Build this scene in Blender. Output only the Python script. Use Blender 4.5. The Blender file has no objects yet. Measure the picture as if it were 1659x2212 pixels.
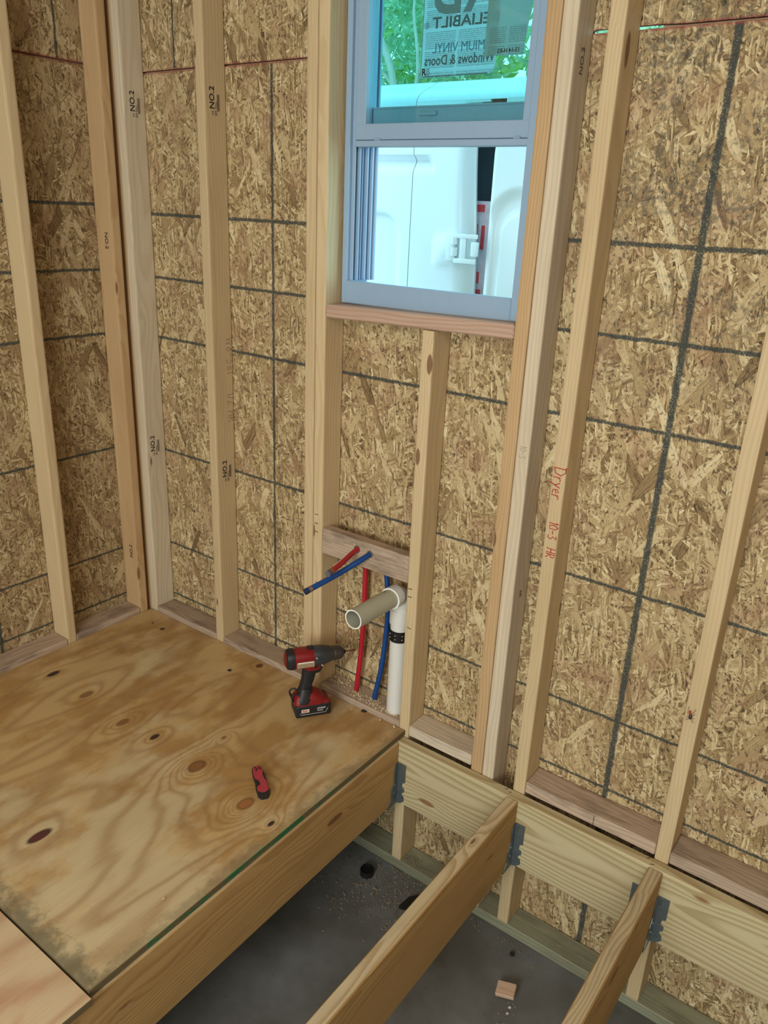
import bpy, bmesh, math, random
from mathutils import Vector, Matrix, noise
random.seed(7)
S = bpy.context.scene
COL = S.collection

# ------------------------------------------------------------------ camera
R0 = (0.8032735, 0.5941005, 0.0423821)
R1 = (0.2449011, -0.2645863, -0.9327473)
R2 = (-0.5429319, 0.7596306, -0.3580310)
cd = bpy.data.cameras.new('camera')
cam = bpy.data.objects.new('camera', cd)
COL.objects.link(cam)
cam.matrix_world = Matrix(((R0[0], -R1[0], -R2[0], 2.44521), (R0[1], -R1[1], -R2[1], -1.80484),
                           (R0[2], -R1[2], -R2[2], 1.57645), (0, 0, 0, 1)))
cd.sensor_fit = 'HORIZONTAL'
cd.sensor_width = 36.0
cd.lens = 1708.66 / 1659 * 36
cd.clip_start = 0.02
S.camera = cam

# ------------------------------------------------------------------ sky, lights, exposure
w = bpy.data.worlds.new('world')
S.world = w
w.use_nodes = True
bg = w.node_tree.nodes['Background']
bg.inputs['Color'].default_value = (0.47, 0.83, 1.0, 1)
bg.inputs['Strength'].default_value = 3.3


def area(name, loc, target, sx, sy, power, color):
    l = bpy.data.lights.new(name, 'AREA')
    l.shape = 'RECTANGLE'
    l.size, l.size_y, l.energy, l.color = sx, sy, power, color
    o = bpy.data.objects.new(name, l)
    COL.objects.link(o)
    o.location = loc
    o.rotation_euler = (Vector(target) - Vector(loc)).to_track_quat('-Z', 'Y').to_euler()
    return o


area('added_back_fill', (2.3, -4.3, 1.62), (1.4, 0, 0.9), 1.8, 1.3, 92, (1.0, 0.945, 0.85))  # added lamp for soft light from behind; its doorway is unseen
area('added_side_fill', (4.25, -1.9, 1.7), (1.0, -0.4, 0.3), 1.6, 1.4, 7, (0.96, 0.97, 1.0))  # added fill lamp; the right wall has no opening
area('added_ceiling_fill', (2.2, -2.4, 2.5), (1.8, -1.6, 0), 1.2, 1.2, 26, (1.0, 0.95, 0.88))  # added overhead fill lamp, not a known fixture
S.view_settings.view_transform = 'Standard'
S.view_settings.look = 'None'
S.view_settings.gamma = 1.0
S.view_settings.use_curve_mapping = False
S.view_settings.exposure = 0.05


# ------------------------------------------------------------------ node helpers
class NT:
    def __init__(s, name):
        s.mat = bpy.data.materials.new(name)
        s.mat.use_nodes = True
        s.t = s.mat.node_tree
        s.b = s.t.nodes['Principled BSDF']
        s._oc = None

    def n(s, typ, **kw):
        nd = s.t.nodes.new(typ)
        for k, v in kw.items():
            setattr(nd, k, v)
        return nd

    def put(s, sock, v):
        if hasattr(v, 'links'):
            s.t.links.new(v, sock)
        elif v is not None:
            sock.default_value = v

    def m(s, op, a, b=None, c=None, clamp=False):
        nd = s.n('ShaderNodeMath', operation=op, use_clamp=clamp)
        s.put(nd.inputs[0], a)
        s.put(nd.inputs[1], b)
        if c is not None:
            s.put(nd.inputs[2], c)
        return nd.outputs[0]

    def xyz(s):
        if s._oc is None:
            tc = s.n('ShaderNodeTexCoord')
            sp = s.n('ShaderNodeSeparateXYZ')
            s.t.links.new(tc.outputs['Object'], sp.inputs[0])
            s._oc = (sp.outputs[0], sp.outputs[1], sp.outputs[2])
        return s._oc

    def rand(s):
        return s.n('ShaderNodeObjectInfo').outputs['Random']

    def vec(s, x, y, z=0.0):
        nd = s.n('ShaderNodeCombineXYZ')
        for i, v in enumerate((x, y, z)):
            s.put(nd.inputs[i], v)
        return nd.outputs[0]

    def noise(s, v, scale=1.0, detail=2.0, rough=0.5, dist=0.0, dim='3D'):
        nd = s.n('ShaderNodeTexNoise', noise_dimensions=dim)
        s.put(nd.inputs['Vector'], v)
        nd.inputs['Scale'].default_value = scale
        nd.inputs['Detail'].default_value = detail
        nd.inputs['Roughness'].default_value = rough
        nd.inputs['Distortion'].default_value = dist
        return nd.outputs[0]

    def vor(s, v, scale=1.0, dim='3D', feature='F1', rnd=1.0):
        nd = s.n('ShaderNodeTexVoronoi', voronoi_dimensions=dim, feature=feature)
        s.put(nd.inputs['Vector'], v)
        nd.inputs['Scale'].default_value = scale
        nd.inputs['Randomness'].default_value = rnd
        return nd

    def ss(s, v, a, b):
        nd = s.n('ShaderNodeMapRange', interpolation_type='SMOOTHSTEP')
        s.put(nd.inputs[0], v)
        s.put(nd.inputs[1], a)
        s.put(nd.inputs[2], b)
        return nd.outputs[0]

    def mix(s, f, a, b, mode='MIX'):
        nd = s.n('ShaderNodeMix', data_type='RGBA', blend_type=mode)
        s.put(nd.inputs[0], f)
        for i, v in ((6, a), (7, b)):
            if isinstance(v, tuple) and len(v) == 3:
                v = v + (1,)
            s.put(nd.inputs[i], v)
        return nd.outputs[2]

    def ramp(s, f, stops):
        nd = s.n('ShaderNodeValToRGB')
        s.put(nd.inputs[0], f)
        e = nd.color_ramp.elements
        while len(e) < len(stops):
            e.new(0.5)
        for el, (p, c) in zip(e, stops):
            el.position = p
            el.color = tuple(c) + (1,)
        return nd.outputs[0]

    def out(s, color=None, rough=0.7, spec=0.3, metal=0.0, bump=None, bs=0.3, bd=0.002):
        if isinstance(color, tuple) and len(color) == 3:
            color = color + (1,)
        s.put(s.b.inputs['Base Color'], color)
        s.put(s.b.inputs['Roughness'], rough)
        s.put(s.b.inputs['Metallic'], metal)
        s.b.inputs['Specular IOR Level'].default_value = spec
        if bump is not None:
            nd = s.n('ShaderNodeBump')
            nd.inputs['Strength'].default_value = bs
            nd.inputs['Distance'].default_value = bd
            s.put(nd.inputs['Height'], bump)
            s.t.links.new(nd.outputs[0], s.b.inputs['Normal'])
        return s.mat


def plain(name, color, rough=0.5, spec=0.4, metal=0.0, var=0.12, sc=60):
    t = NT(name)
    x, y, z = t.xyz()
    nz = t.noise(t.vec(x, y, z), sc, 3.0)
    f = t.m('MULTIPLY_ADD', nz, var * 2, 1 - var)
    c = t.mix(1.0, color, t.vec(f, f, f), 'MULTIPLY')
    return t.out(c, rough, spec, metal, nz, 0.08, 0.001)


def lumber(name, light, dark, knot=(0.16, 0.07, 0.03), freq=105, contrast=1.0, knots=1.0, dirt=0.0, rough=0.72):
    """sawn softwood: growth rings about an off-centre pith, long axis along local X"""
    t = NT(name)
    x, y, z = t.xyz()
    r = t.rand()
    r2 = t.m('FRACT', t.m('MULTIPLY', r, 17.31))
    off = t.m('MULTIPLY', r, 37.0)
    xo = t.m('ADD', x, off)
    # knots: little ellipsoids scattered in the board
    kv = t.vor(t.vec(t.m('MULTIPLY', xo, 3.4), t.m('MULTIPLY', y, 11.0), t.m('MULTIPLY', z, 11.0)), 1.0)
    kd = kv.outputs['Distance']
    ks = t.n('ShaderNodeSeparateColor')
    t.t.links.new(kv.outputs['Color'], ks.inputs[0])
    gate = t.m('GREATER_THAN', ks.outputs[0], 0.36)
    ksz = t.m('MULTIPLY_ADD', ks.outputs[1], 0.11, 0.05)
    km = t.m('MULTIPLY', t.m('SUBTRACT', 1.0, t.ss(kd, t.m('MULTIPLY', ksz, 0.75), ksz)), gate)
    kpull = t.m('MULTIPLY', t.m('EXPONENT', t.m('MULTIPLY', kd, -6.5)), t.m('MULTIPLY', gate, 0.03))
    warp = t.noise(t.vec(t.m('MULTIPLY', xo, 1.3), t.m('MULTIPLY', y, 6.0), t.m('MULTIPLY', z, 6.0)), 1.0, 2.0)
    cy = t.m('MULTIPLY_ADD', r2, 0.16, -0.08)
    cz = t.m('MULTIPLY_ADD', r, 0.10, 0.015)
    yy = t.m('SUBTRACT', y, cy)
    zz = t.m('SUBTRACT', z, cz)
    rad = t.m('SQRT', t.m('ADD', t.m('MULTIPLY', yy, yy), t.m('MULTIPLY', zz, zz)))
    rad = t.m('ADD', rad, t.m('MULTIPLY', warp, 0.075))
    rad = t.m('ADD', rad, t.m('ADD', kpull, t.m('MULTIPLY', x, 0.008)))
    ring = t.m('FRACT', t.m('MULTIPLY', rad, freq))
    ring = t.m('MULTIPLY', t.ss(ring, 0.25, 0.88), t.m('SUBTRACT', 1.0, t.ss(ring, 0.90, 1.0)))
    fib = t.noise(t.vec(t.m('MULTIPLY', xo, 10.0), t.m('MULTIPLY', y, 420.0), t.m('MULTIPLY', z, 420.0)), 1.0, 2.0)
    blot = t.noise(t.vec(t.m('MULTIPLY', xo, 2.2), t.m('MULTIPLY', y, 14.0), t.m('MULTIPLY', z, 14.0)), 1.0, 3.0)
    c = t.mix(t.m('MULTIPLY', ring, 0.62 * contrast), light, dark)
    c = t.mix(t.m('MULTIPLY', t.ss(blot, 0.45, 0.75), 0.35), c, dark)
    v = t.m('ADD', t.m('MULTIPLY_ADD', fib, 0.22, 0.80), t.m('MULTIPLY', r2, 0.16))
    c = t.mix(1.0, c, t.vec(v, v, v), 'MULTIPLY')
    c = t.mix(t.m('MULTIPLY', km, 0.85 * knots), c, knot)
    if dirt:
        d = t.noise(t.vec(t.m('MULTIPLY', xo, 5.0), t.m('MULTIPLY', y, 18.0), t.m('MULTIPLY', z, 18.0)), 1.0, 4.0, 0.65)
        c = t.mix(t.m('MULTIPLY', t.ss(d, 0.46, 0.68), dirt), c, (0.07, 0.05, 0.035))
    return t.out(c, rough, 0.25, 0.0, t.m('ADD', fib, t.m('MULTIPLY', ring, 0.6)), 0.25, 0.0006)


def osb(name, ua, hlines, vlines, red_z, mould=None, tone=1.0):
    """oriented strand board: overlapping flakes in several directions, with the printed nailing lines"""
    t = NT(name)
    x, y, z = t.xyz()
    u = (x, y, z)[ua]
    v = z
    uv = t.vec(u, v, 0.0)
    wn = t.n('ShaderNodeTexNoise', noise_dimensions='2D')
    t.put(wn.inputs['Vector'], uv)
    wn.inputs['Scale'].default_value = 11
    wn.inputs['Detail'].default_value = 4.0
    sep = t.n('ShaderNodeSeparateColor')
    t.t.links.new(wn.outputs['Color'], sep.inputs[0])
    uw = t.m('ADD', u, t.m('MULTIPLY', t.m('SUBTRACT', sep.outputs[0], 0.5), 0.020))
    vw = t.m('ADD', v, t.m('MULTIPLY', t.m('SUBTRACT', sep.outputs[1], 0.5), 0.030))
    val = None
    for k, (deg, wd, ln, thr) in enumerate(((8, .016, .060, 0), (-38, .012, .062, .45), (41, .010, .055, .50),
                                            (82, .009, .045, .62), (-17, .009, .050, .55), (17, .017, .085, .74),
                                            (63, .006, .038, .72), (-58, .006, .034, .72), (-4, .005, .045, .68), (-26, .022, .11, .86), (30, .028, .12, .92))):
        a = math.radians(deg)
        ca, sa = math.cos(a), math.sin(a)
        p = t.m('ADD', t.m('MULTIPLY', uw, ca / wd), t.m('MULTIPLY', vw, -sa / wd))
        q = t.m('ADD', t.m('MULTIPLY', uw, sa / ln), t.m('MULTIPLY', vw, ca / ln))
        vo = t.vor(t.vec(t.m('ADD', p, 17.3 * k), t.m('ADD', q, 5.7 * k), 0.0), 1.0, '2D')
        sc = t.n('ShaderNodeSeparateColor')
        t.t.links.new(vo.outputs['Color'], sc.inputs[0])
        gr = t.noise(t.vec(t.m('MULTIPLY', p, 9.0 * wd / .012), t.m('MULTIPLY', q, 1.2), 0.0), 1.0, 1.0, dim='2D')
        here = t.m('ADD', t.m('MULTIPLY_ADD', sc.outputs[0], 0.62, -0.07), t.m('MULTIPLY', gr, 0.56))
        # dim rim where a flake dives under its neighbour
        here = t.m('SUBTRACT', here, t.m('MULTIPLY', t.ss(vo.outputs['Distance'], 0.45, 0.75), 0.30))
        if val is None:
            val = here
        else:
            on = t.m('MULTIPLY', t.m('GREATER_THAN', sc.outputs[1], thr), t.m('SUBTRACT', 1.0, t.ss(vo.outputs['Distance'], 0.55, 0.66)))
            nd = t.n('ShaderNodeMix', data_type='FLOAT')
            t.put(nd.inputs[0], on)
            t.put(nd.inputs[2], val)
            t.put(nd.inputs[3], here)
            val = nd.outputs[0]
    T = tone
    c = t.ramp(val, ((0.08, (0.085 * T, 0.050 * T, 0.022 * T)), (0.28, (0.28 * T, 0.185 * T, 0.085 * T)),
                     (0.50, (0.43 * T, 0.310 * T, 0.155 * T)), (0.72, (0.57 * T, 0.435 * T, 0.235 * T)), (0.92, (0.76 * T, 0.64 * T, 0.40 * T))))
    hue = t.noise(uv, 9.0, 3.0, dim='2D')
    c = t.mix(t.m('MULTIPLY', t.ss(hue, 0.48, 0.72), 0.38), c, (0.34 * T, 0.185 * T, 0.105 * T))
    sp = t.noise(t.vec(u, t.m('MULTIPLY', v, 0.6), 0.0), 120.0, 4.0, 0.65, 0.6, dim='2D')
    spm = t.ss(sp, 0.575, 0.63)
    clump = t.ss(t.noise(uv, 13.0, 3.0, 0.6, dim='2D'), 0.38, 0.58)
    c = t.mix(t.m('MULTIPLY', spm, t.m('MULTIPLY_ADD', clump, 0.50, 0.28)), c, (0.055, 0.035, 0.016))
    if mould:
        mn = t.noise(uv, 7.0, 5.0, 0.7, dim='2D')
        fine = t.noise(uv, 70.0, 3.0, 0.7, dim='2D')
        mk = t.m('MULTIPLY', t.ss(u, mould[0], mould[0] + 0.25), t.ss(v, mould[1], mould[1] + 0.5))
        mk = t.m('MULTIPLY', t.m('MULTIPLY', mk, t.ss(mn, 0.42, 0.60)), t.ss(fine, 0.42, 0.58))
        c = t.mix(t.m('MULTIPLY', mk, 0.62), c, (0.075, 0.075, 0.06))
    ln1 = t.noise(uv, 38.0, 2.0, dim='2D')
    ln2 = t.noise(uv, 260.0, 2.0, dim='2D')
    wob = t.m('ADD', t.m('MULTIPLY', t.m('SUBTRACT', ln1, 0.5), 0.006), t.m('MULTIPLY', t.m('SUBTRACT', ln2, 0.5), 0.006))
    mask = None
    below = t.m('LESS_THAN', v, red_z)
    for (zl, hw, u0, u1) in hlines:
        d = t.m('ABSOLUTE', t.m('ADD', t.m('SUBTRACT', v, zl), wob))
        k = t.m('SUBTRACT', 1.0, t.ss(d, hw * 0.55, hw * 1.25))
        if u0 is not None:
            k = t.m('MULTIPLY', k, t.m('MULTIPLY', t.m('GREATER_THAN', u, u0), t.m('LESS_THAN', u, u1)))
        mask = k if mask is None else t.m('MAXIMUM', mask, k)
    for (ul, hw, z0, z1, slope) in vlines:
        uu = t.m('SUBTRACT', u, ul) if not slope else t.m('SUBTRACT', t.m('SUBTRACT', u, ul), t.m('MULTIPLY', v, slope))
        d = t.m('ABSOLUTE', t.m('ADD', uu, wob))
        k = t.m('SUBTRACT', 1.0, t.ss(d, hw * 0.6, hw * 1.2))
        k = t.m('MULTIPLY', k, t.m('MULTIPLY', t.m('GREATER_THAN', v, z0), t.m('LESS_THAN', v, z1)))
        mask = t.m('MAXIMUM', mask, k)
    brk = t.m('MULTIPLY_ADD', t.ss(ln2, 0.30, 0.50), 0.35, 0.60)
    c = t.mix(t.m('MULTIPLY', mask, brk), c, (0.040, 0.050, 0.046))
    dr = t.m('ABSOLUTE', t.m('ADD', t.m('SUBTRACT', v, red_z), wob))
    c = t.mix(t.m('MULTIPLY', t.m('SUBTRACT', 1.0, t.ss(dr, 0.002, 0.009)), 0.7), c, (0.28, 0.045, 0.05))
    return t.out(c, 0.75, 0.25, 0.0, t.m('SUBTRACT', val, spm), 0.45, 0.0016)


def plywood(name, light, mid, dark, kn, edges=True, fr=46):
    t = NT(name)
    x, y, z = t.xyz()
    base = t.noise(t.vec(t.m('MULTIPLY', x, 3.8), t.m('MULTIPLY', y, 0.85), 0.0), 1.0, 2.0, 0.45, dim='2D')
    h = t.m('ADD', t.m('MULTIPLY', base, 0.9), t.m('MULTIPLY', x, 0.35))
    wig = t.noise(t.vec(t.m('MULTIPLY', x, 26.0), t.m('MULTIPLY', y, 5.0), 0.0), 1.0, 3.0, dim='2D')
    h = t.m('ADD', h, t.m('MULTIPLY', wig, 0.035))
    kms = []
    for (kx, ky, rx, ry, amp, col, st) in kn:
        wx = t.m('ADD', t.m('SUBTRACT', x, kx), t.m('MULTIPLY', t.m('SUBTRACT', wig, 0.5), 0.012))
        a = t.m('DIVIDE', wx, rx)
        b = t.m('DIVIDE', t.m('SUBTRACT', y, ky), ry)
        d2 = t.m('ADD', t.m('MULTIPLY', a, a), t.m('MULTIPLY', b, b))
        if amp:
            h = t.m('ADD', h, t.m('MULTIPLY', t.m('EXPONENT', t.m('MULTIPLY', t.m('SQRT', d2), -0.42)), amp))
        kms.append((d2, col, st))
    s1 = t.m('MULTIPLY_ADD', t.m('SINE', t.m('MULTIPLY', h, fr)), 0.5, 0.5)
    s1 = t.m('POWER', s1, 2.6)
    blot = t.noise(t.vec(t.m('MULTIPLY', x, 5.5), t.m('MULTIPLY', y, 3.2), 0.0), 1.0, 4.0, 0.62, dim='2D')
    fib = t.noise(t.vec(t.m('MULTIPLY', x, 230.0), t.m('MULTIPLY', y, 9.0), 0.0), 1.0, 2.0, dim='2D')
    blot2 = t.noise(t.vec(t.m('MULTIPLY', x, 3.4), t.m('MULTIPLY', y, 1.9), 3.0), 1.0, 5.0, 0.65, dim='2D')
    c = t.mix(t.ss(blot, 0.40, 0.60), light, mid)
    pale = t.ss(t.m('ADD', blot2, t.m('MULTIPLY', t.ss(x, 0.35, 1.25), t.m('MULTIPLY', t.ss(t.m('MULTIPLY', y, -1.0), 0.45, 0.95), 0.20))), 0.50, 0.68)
    c = t.mix(t.m('MULTIPLY', pale, 0.75), c, (0.60, 0.50, 0.31))  # bleached blotches, partly sheen painted into the colour
    c = t.mix(t.m('MULTIPLY', s1, 0.47), c, dark)
    f = t.m('MULTIPLY_ADD', fib, 0.20, 0.90)
    c = t.mix(1.0, c, t.vec(f, f, f), 'MULTIPLY')
    for d2, col, st in kms:
        c = t.mix(t.m('MULTIPLY', t.m('SUBTRACT', 1.0, t.ss(d2, 0.55, 1.5)), st), c, tuple(0.45 * q for q in col))
        c = t.mix(t.m('MULTIPLY', t.m('SUBTRACT', 1.0, t.ss(d2, 0.35, 0.8)), st), c, col)
    if edges:
        sn = t.noise(t.vec(x, y, 0.0), 28.0, 4.0, 0.65, dim='2D')
        e1 = t.m('ADD', t.m('MULTIPLY', t.m('ADD', y, 1.173), 12.0), t.m('MULTIPLY', t.m('SUBTRACT', sn, 0.5), 1.5))
        e1 = t.m('SUBTRACT', 1.0, t.ss(e1, 0.05, 0.85))
        e1 = t.m('MULTIPLY', e1, t.m('GREATER_THAN', x, 0.55))
        e2 = t.m('ADD', t.m('MULTIPLY', t.m('SUBTRACT', 1.281, x), 22.0), t.m('MULTIPLY', t.m('SUBTRACT', sn, 0.5), 1.6))
        e2 = t.m('SUBTRACT', 1.0, t.ss(e2, 0.1, 0.9))
        c = t.mix(t.m('MULTIPLY', e1, 0.72), c, (0.10, 0.10, 0.065))
        c = t.mix(t.m('MULTIPLY', e2, 0.42), c, (0.11, 0.10, 0.05))
    return t.out(c, t.m('MULTIPLY_ADD', blot, 0.30, 0.30), 0.42, 0.0, fib, 0.10, 0.0005)


M = {}
M['stud_light'] = lumber('lumber_pale', (0.60, 0.455, 0.265), (0.46, 0.315, 0.155), contrast=0.6)
M['stud_orange'] = lumber('lumber_amber', (0.54, 0.36, 0.185), (0.40, 0.23, 0.10), contrast=0.7)
M['stud_white'] = lumber('lumber_whitish', (0.60, 0.50, 0.36), (0.45, 0.345, 0.225), contrast=0.7)
M['weathered'] = lumber('lumber_weathered', (0.47, 0.355, 0.26), (0.30, 0.20, 0.135), dirt=0.5, contrast=0.8)
M['pale_block'] = lumber('lumber_pale_block', (0.58, 0.49, 0.37), (0.42, 0.31, 0.21), dirt=0.25, contrast=0.6)
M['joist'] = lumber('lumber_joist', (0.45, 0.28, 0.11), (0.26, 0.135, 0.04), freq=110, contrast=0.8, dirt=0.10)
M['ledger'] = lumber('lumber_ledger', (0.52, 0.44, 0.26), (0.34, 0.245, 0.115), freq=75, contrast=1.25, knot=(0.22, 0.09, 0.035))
M['joist_top_lit'] = lumber('lumber_joist_top_lit', (0.56, 0.46, 0.29), (0.33, 0.22, 0.10), freq=120, dirt=0.15)  # paler copy of the joist wood: light from above painted into the tops
M['treated'] = lumber('lumber_treated', (0.28, 0.28, 0.185), (0.16, 0.16, 0.105), dirt=0.3, contrast=0.7)
HL = [(1.524, .0060, None, None), (1.312, .0055, None, None), (1.100, .0055, None, None), (0.668, .0050, None, None),
      (0.278, .0048, None, None), (0.050, .0045, None, None)]
M['osb_back'] = osb('strand_board_back', 0, HL,
                    [(0.618, .0058, -0.6, 1.955, 0), (1.917, .0092, -0.6, 1.955, 0), (0.192, .0045, 1.965, 3, 0)],
                    1.960, mould=(1.55, 1.0))
M['osb_left'] = osb('strand_board_left', 1, [(1.548, .006, None, None), (1.333, .0055, None, None), (1.110, .0055, None, None),
                                             (0.680, .005, None, None), (0.262, .0045, None, None), (0.060, .0045, None, None)],
                    [(-0.143, .0045, 1.975, 3, 0), (-0.585, .007, -0.6, 1.97, 0), (-1.8, .007, -0.6, 1.97, 0)], 1.972, tone=0.86)  # lower tone puts this wall's side shading into its colour
BR = (0.26, 0.115, 0.04)
DK = (0.045, 0.02, 0.018)
KN = [(0.138, -0.532, .012, .024, .25, DK, 0.95), (0.335, -0.533, .014, .026, .35, BR, .55), (0.555, -0.551, .013, .022, .7, BR, .7),
      (0.695, -0.534, .010, .018, .45, DK, .85), (0.900, -0.544, .019, .030, 1.25, BR, .9), (1.125, -0.564, .019, .028, 1.5, (0.36, 0.15, 0.05), .9),
      (0.797, -0.989, .016, .034, .3, (0.10, 0.03, 0.03), .98), (1.236, -0.575, .007, .013, .6, DK, .9), (0.171, -0.084, .006, .010, 0, DK, .9),
      (0.649, -0.030, .010, .014, .3, (0.13, 0.05, 0.02), .9), (0.105, -0.077, .004, .006, 0, DK, .9), (0.86, -0.40, .006, .010, .8, BR, .6)]
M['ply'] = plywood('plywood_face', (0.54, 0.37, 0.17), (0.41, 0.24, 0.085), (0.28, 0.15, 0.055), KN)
M['ply_pink'] = plywood('plywood_face_reddish', (0.56, 0.33, 0.21), (0.50, 0.26, 0.15), (0.38, 0.18, 0.10), [(0.7, -1.5, .02, .03, .8, BR, .8)], False)


def ply_edge():
    t = NT('plywood_edge')
    x, y, z = t.xyz()
    s = t.m('MULTIPLY_ADD', t.m('SINE', t.m('MULTIPLY', z, 1250.0)), 0.5, 0.5)
    n1 = t.noise(t.vec(x, t.m('MULTIPLY', y, 0.3), t.m('MULTIPLY', z, 3)), 60, 3)
    c = t.mix(s, (0.26, 0.20, 0.10), (0.07, 0.05, 0.025))
    c = t.mix(t.m('MULTIPLY', n1, 0.7), c, (0.12, 0.09, 0.045))
    g = t.m('MULTIPLY', t.m('MULTIPLY', t.m('GREATER_THAN', y, -1.02), t.m('LESS_THAN', y, -0.08)),
            t.ss(t.noise(t.vec(0.0, t.m('MULTIPLY', y, 9.0), t.m('MULTIPLY', z, 40.0)), 1.0, 4.0, 0.7), 0.50, 0.56))
    c = t.mix(t.m('MULTIPLY', g, 0.85), c, (0.012, 0.15, 0.055))
    return t.out(c, 0.8, 0.2, 0, n1, 0.3, 0.001)


M['ply_edge'] = ply_edge()


def concrete():
    t = NT('concrete')
    x, y, z = t.xyz()
    p = t.vec(x, y, 0.0)
    a = t.noise(p, 3.0, 5.0, 0.6)
    b = t.noise(p, 55.0, 4.0, 0.65)
    c = t.ramp(a, ((0.30, (0.085, 0.08, 0.065)), (0.55, (0.15, 0.155, 0.15)), (0.75, (0.215, 0.225, 0.23))))
    c = t.mix(t.m('MULTIPLY', t.ss(b, 0.60, 0.72), 0.5), c, (0.10, 0.09, 0.07))
    return t.out(c, 0.6, 0.3, 0, b, 0.2, 0.001)


M['concrete'] = concrete()
M['vinyl'] = plain('vinyl_blue_flare', (0.28, 0.40, 0.53), 0.38, 0.5, var=0.03)  # blue window flare mixed into the white vinyl's colour
M['black_line'] = plain('dark_seam', (0.03, 0.035, 0.04), 0.6)
M['van_white'] = plain('white_van_paint', (0.63, 0.69, 0.72), 0.25, 0.5, var=0.01)
M['van_dark'] = plain('dark_van_interior', (0.018, 0.03, 0.045), 0.35, 0.5, var=0.3, sc=9)
M['hinge_steel'] = plain('painted_hinge', (0.62, 0.68, 0.70), 0.35, 0.5)
M['pvc'] = plain('white_pvc', (0.70, 0.69, 0.64), 0.35, 0.5, var=0.03)
M['pvc_old'] = plain('greyed_pvc', (0.43, 0.425, 0.33), 0.42, 0.45, var=0.06, sc=30)
M['pvc_cut'] = plain('fresh_cut_pvc', (0.86, 0.86, 0.80), 0.5, 0.4, var=0.02)
M['rubber'] = plain('black_rubber', (0.012, 0.012, 0.012), 0.45, 0.4)
M['pex_red'] = plain('red_pex', (0.42, 0.012, 0.025), 0.35, 0.5, var=0.05)
M['pex_blue'] = plain('blue_pex', (0.006, 0.055, 0.22), 0.35, 0.5, var=0.05)
M['copper'] = plain('copper_band', (0.32, 0.19, 0.11), 0.4, 0.5, 0.6)
M['bit'] = plain('reddish_bit_steel', (0.20, 0.05, 0.035), 0.35, 0.5, 0.4, var=0.2)
M['galv'] = plain('galvanised_steel', (0.20, 0.235, 0.245), 0.42, 0.5, 0.75, var=0.25, sc=40)
M['tool_red'] = plain('red_tool_plastic', (0.22, 0.010, 0.012), 0.42, 0.45, var=0.28, sc=120)
M['tool_black'] = plain('black_tool_plastic', (0.016, 0.016, 0.018), 0.5, 0.4, var=0.3, sc=90)
M['tool_grey'] = plain('dark_grey_gear_case', (0.045, 0.047, 0.05), 0.4, 0.5, 0.2, var=0.35, sc=70)
M['chuck'] = plain('worn_chuck_metal', (0.10, 0.092, 0.085), 0.38, 0.5, 0.7, var=0.25, sc=80)
M['label_tan'] = plain('worn_label', (0.33, 0.24, 0.15), 0.6, var=0.4, sc=180)
M['label_white'] = plain('white_print', (0.70, 0.66, 0.60), 0.6, var=0.1)
M['label_red'] = plain('red_print', (0.45, 0.03, 0.03), 0.6)
M['knife_red'] = plain('pinkish_red_knife_body', (0.42, 0.045, 0.065), 0.45, 0.4, var=0.25, sc=140)
M['shaving'] = plain('pale_shavings', (0.66, 0.52, 0.33), 0.75, 0.2, var=0.2)
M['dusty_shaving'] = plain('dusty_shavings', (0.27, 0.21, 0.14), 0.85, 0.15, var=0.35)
M['scrap'] = lumber('scrap_wood', (0.58, 0.40, 0.28), (0.45, 0.29, 0.19), knots=0)
M['ink'] = plain('black_ink', (0.02, 0.02, 0.022), 0.7, var=0.2)
M['ink_faint'] = plain('faded_ink', (0.13, 0.105, 0.075), 0.7, var=0.2)
M['marker'] = plain('red_marker', (0.42, 0.03, 0.02), 0.7, var=0.2)
M['marker_faint'] = plain('faded_marker', (0.33, 0.15, 0.085), 0.7, var=0.2)
M['bug'] = plain('insect_body', (0.06, 0.035, 0.035), 0.4)
M['bug_red'] = plain('insect_red', (0.5, 0.02, 0.02), 0.4)
M['ply_far'] = plain('bare_board', (0.42, 0.30, 0.17), 0.8, var=0.2)
M['dirt'] = plain('outside_ground', (0.16, 0.20, 0.10), 0.95, var=0.4, sc=6)


def glass():
    t = NT('tinted_glass')
    nt = t.t
    tr = t.n('ShaderNodeBsdfTransparent')
    tr.inputs[0].default_value = (0.74, 0.93, 0.93, 1)
    gl = t.n('ShaderNodeBsdfGlossy')
    gl.inputs['Roughness'].default_value = 0.02
    mx = t.n('ShaderNodeMixShader')
    mx.inputs[0].default_value = 0.06
    nt.links.new(tr.outputs[0], mx.inputs[1])
    nt.links.new(gl.outputs[0], mx.inputs[2])
    nt.links.new(mx.outputs[0], nt.nodes['Material Output'].inputs[0])
    return t.mat


M['glass'] = glass()


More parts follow.
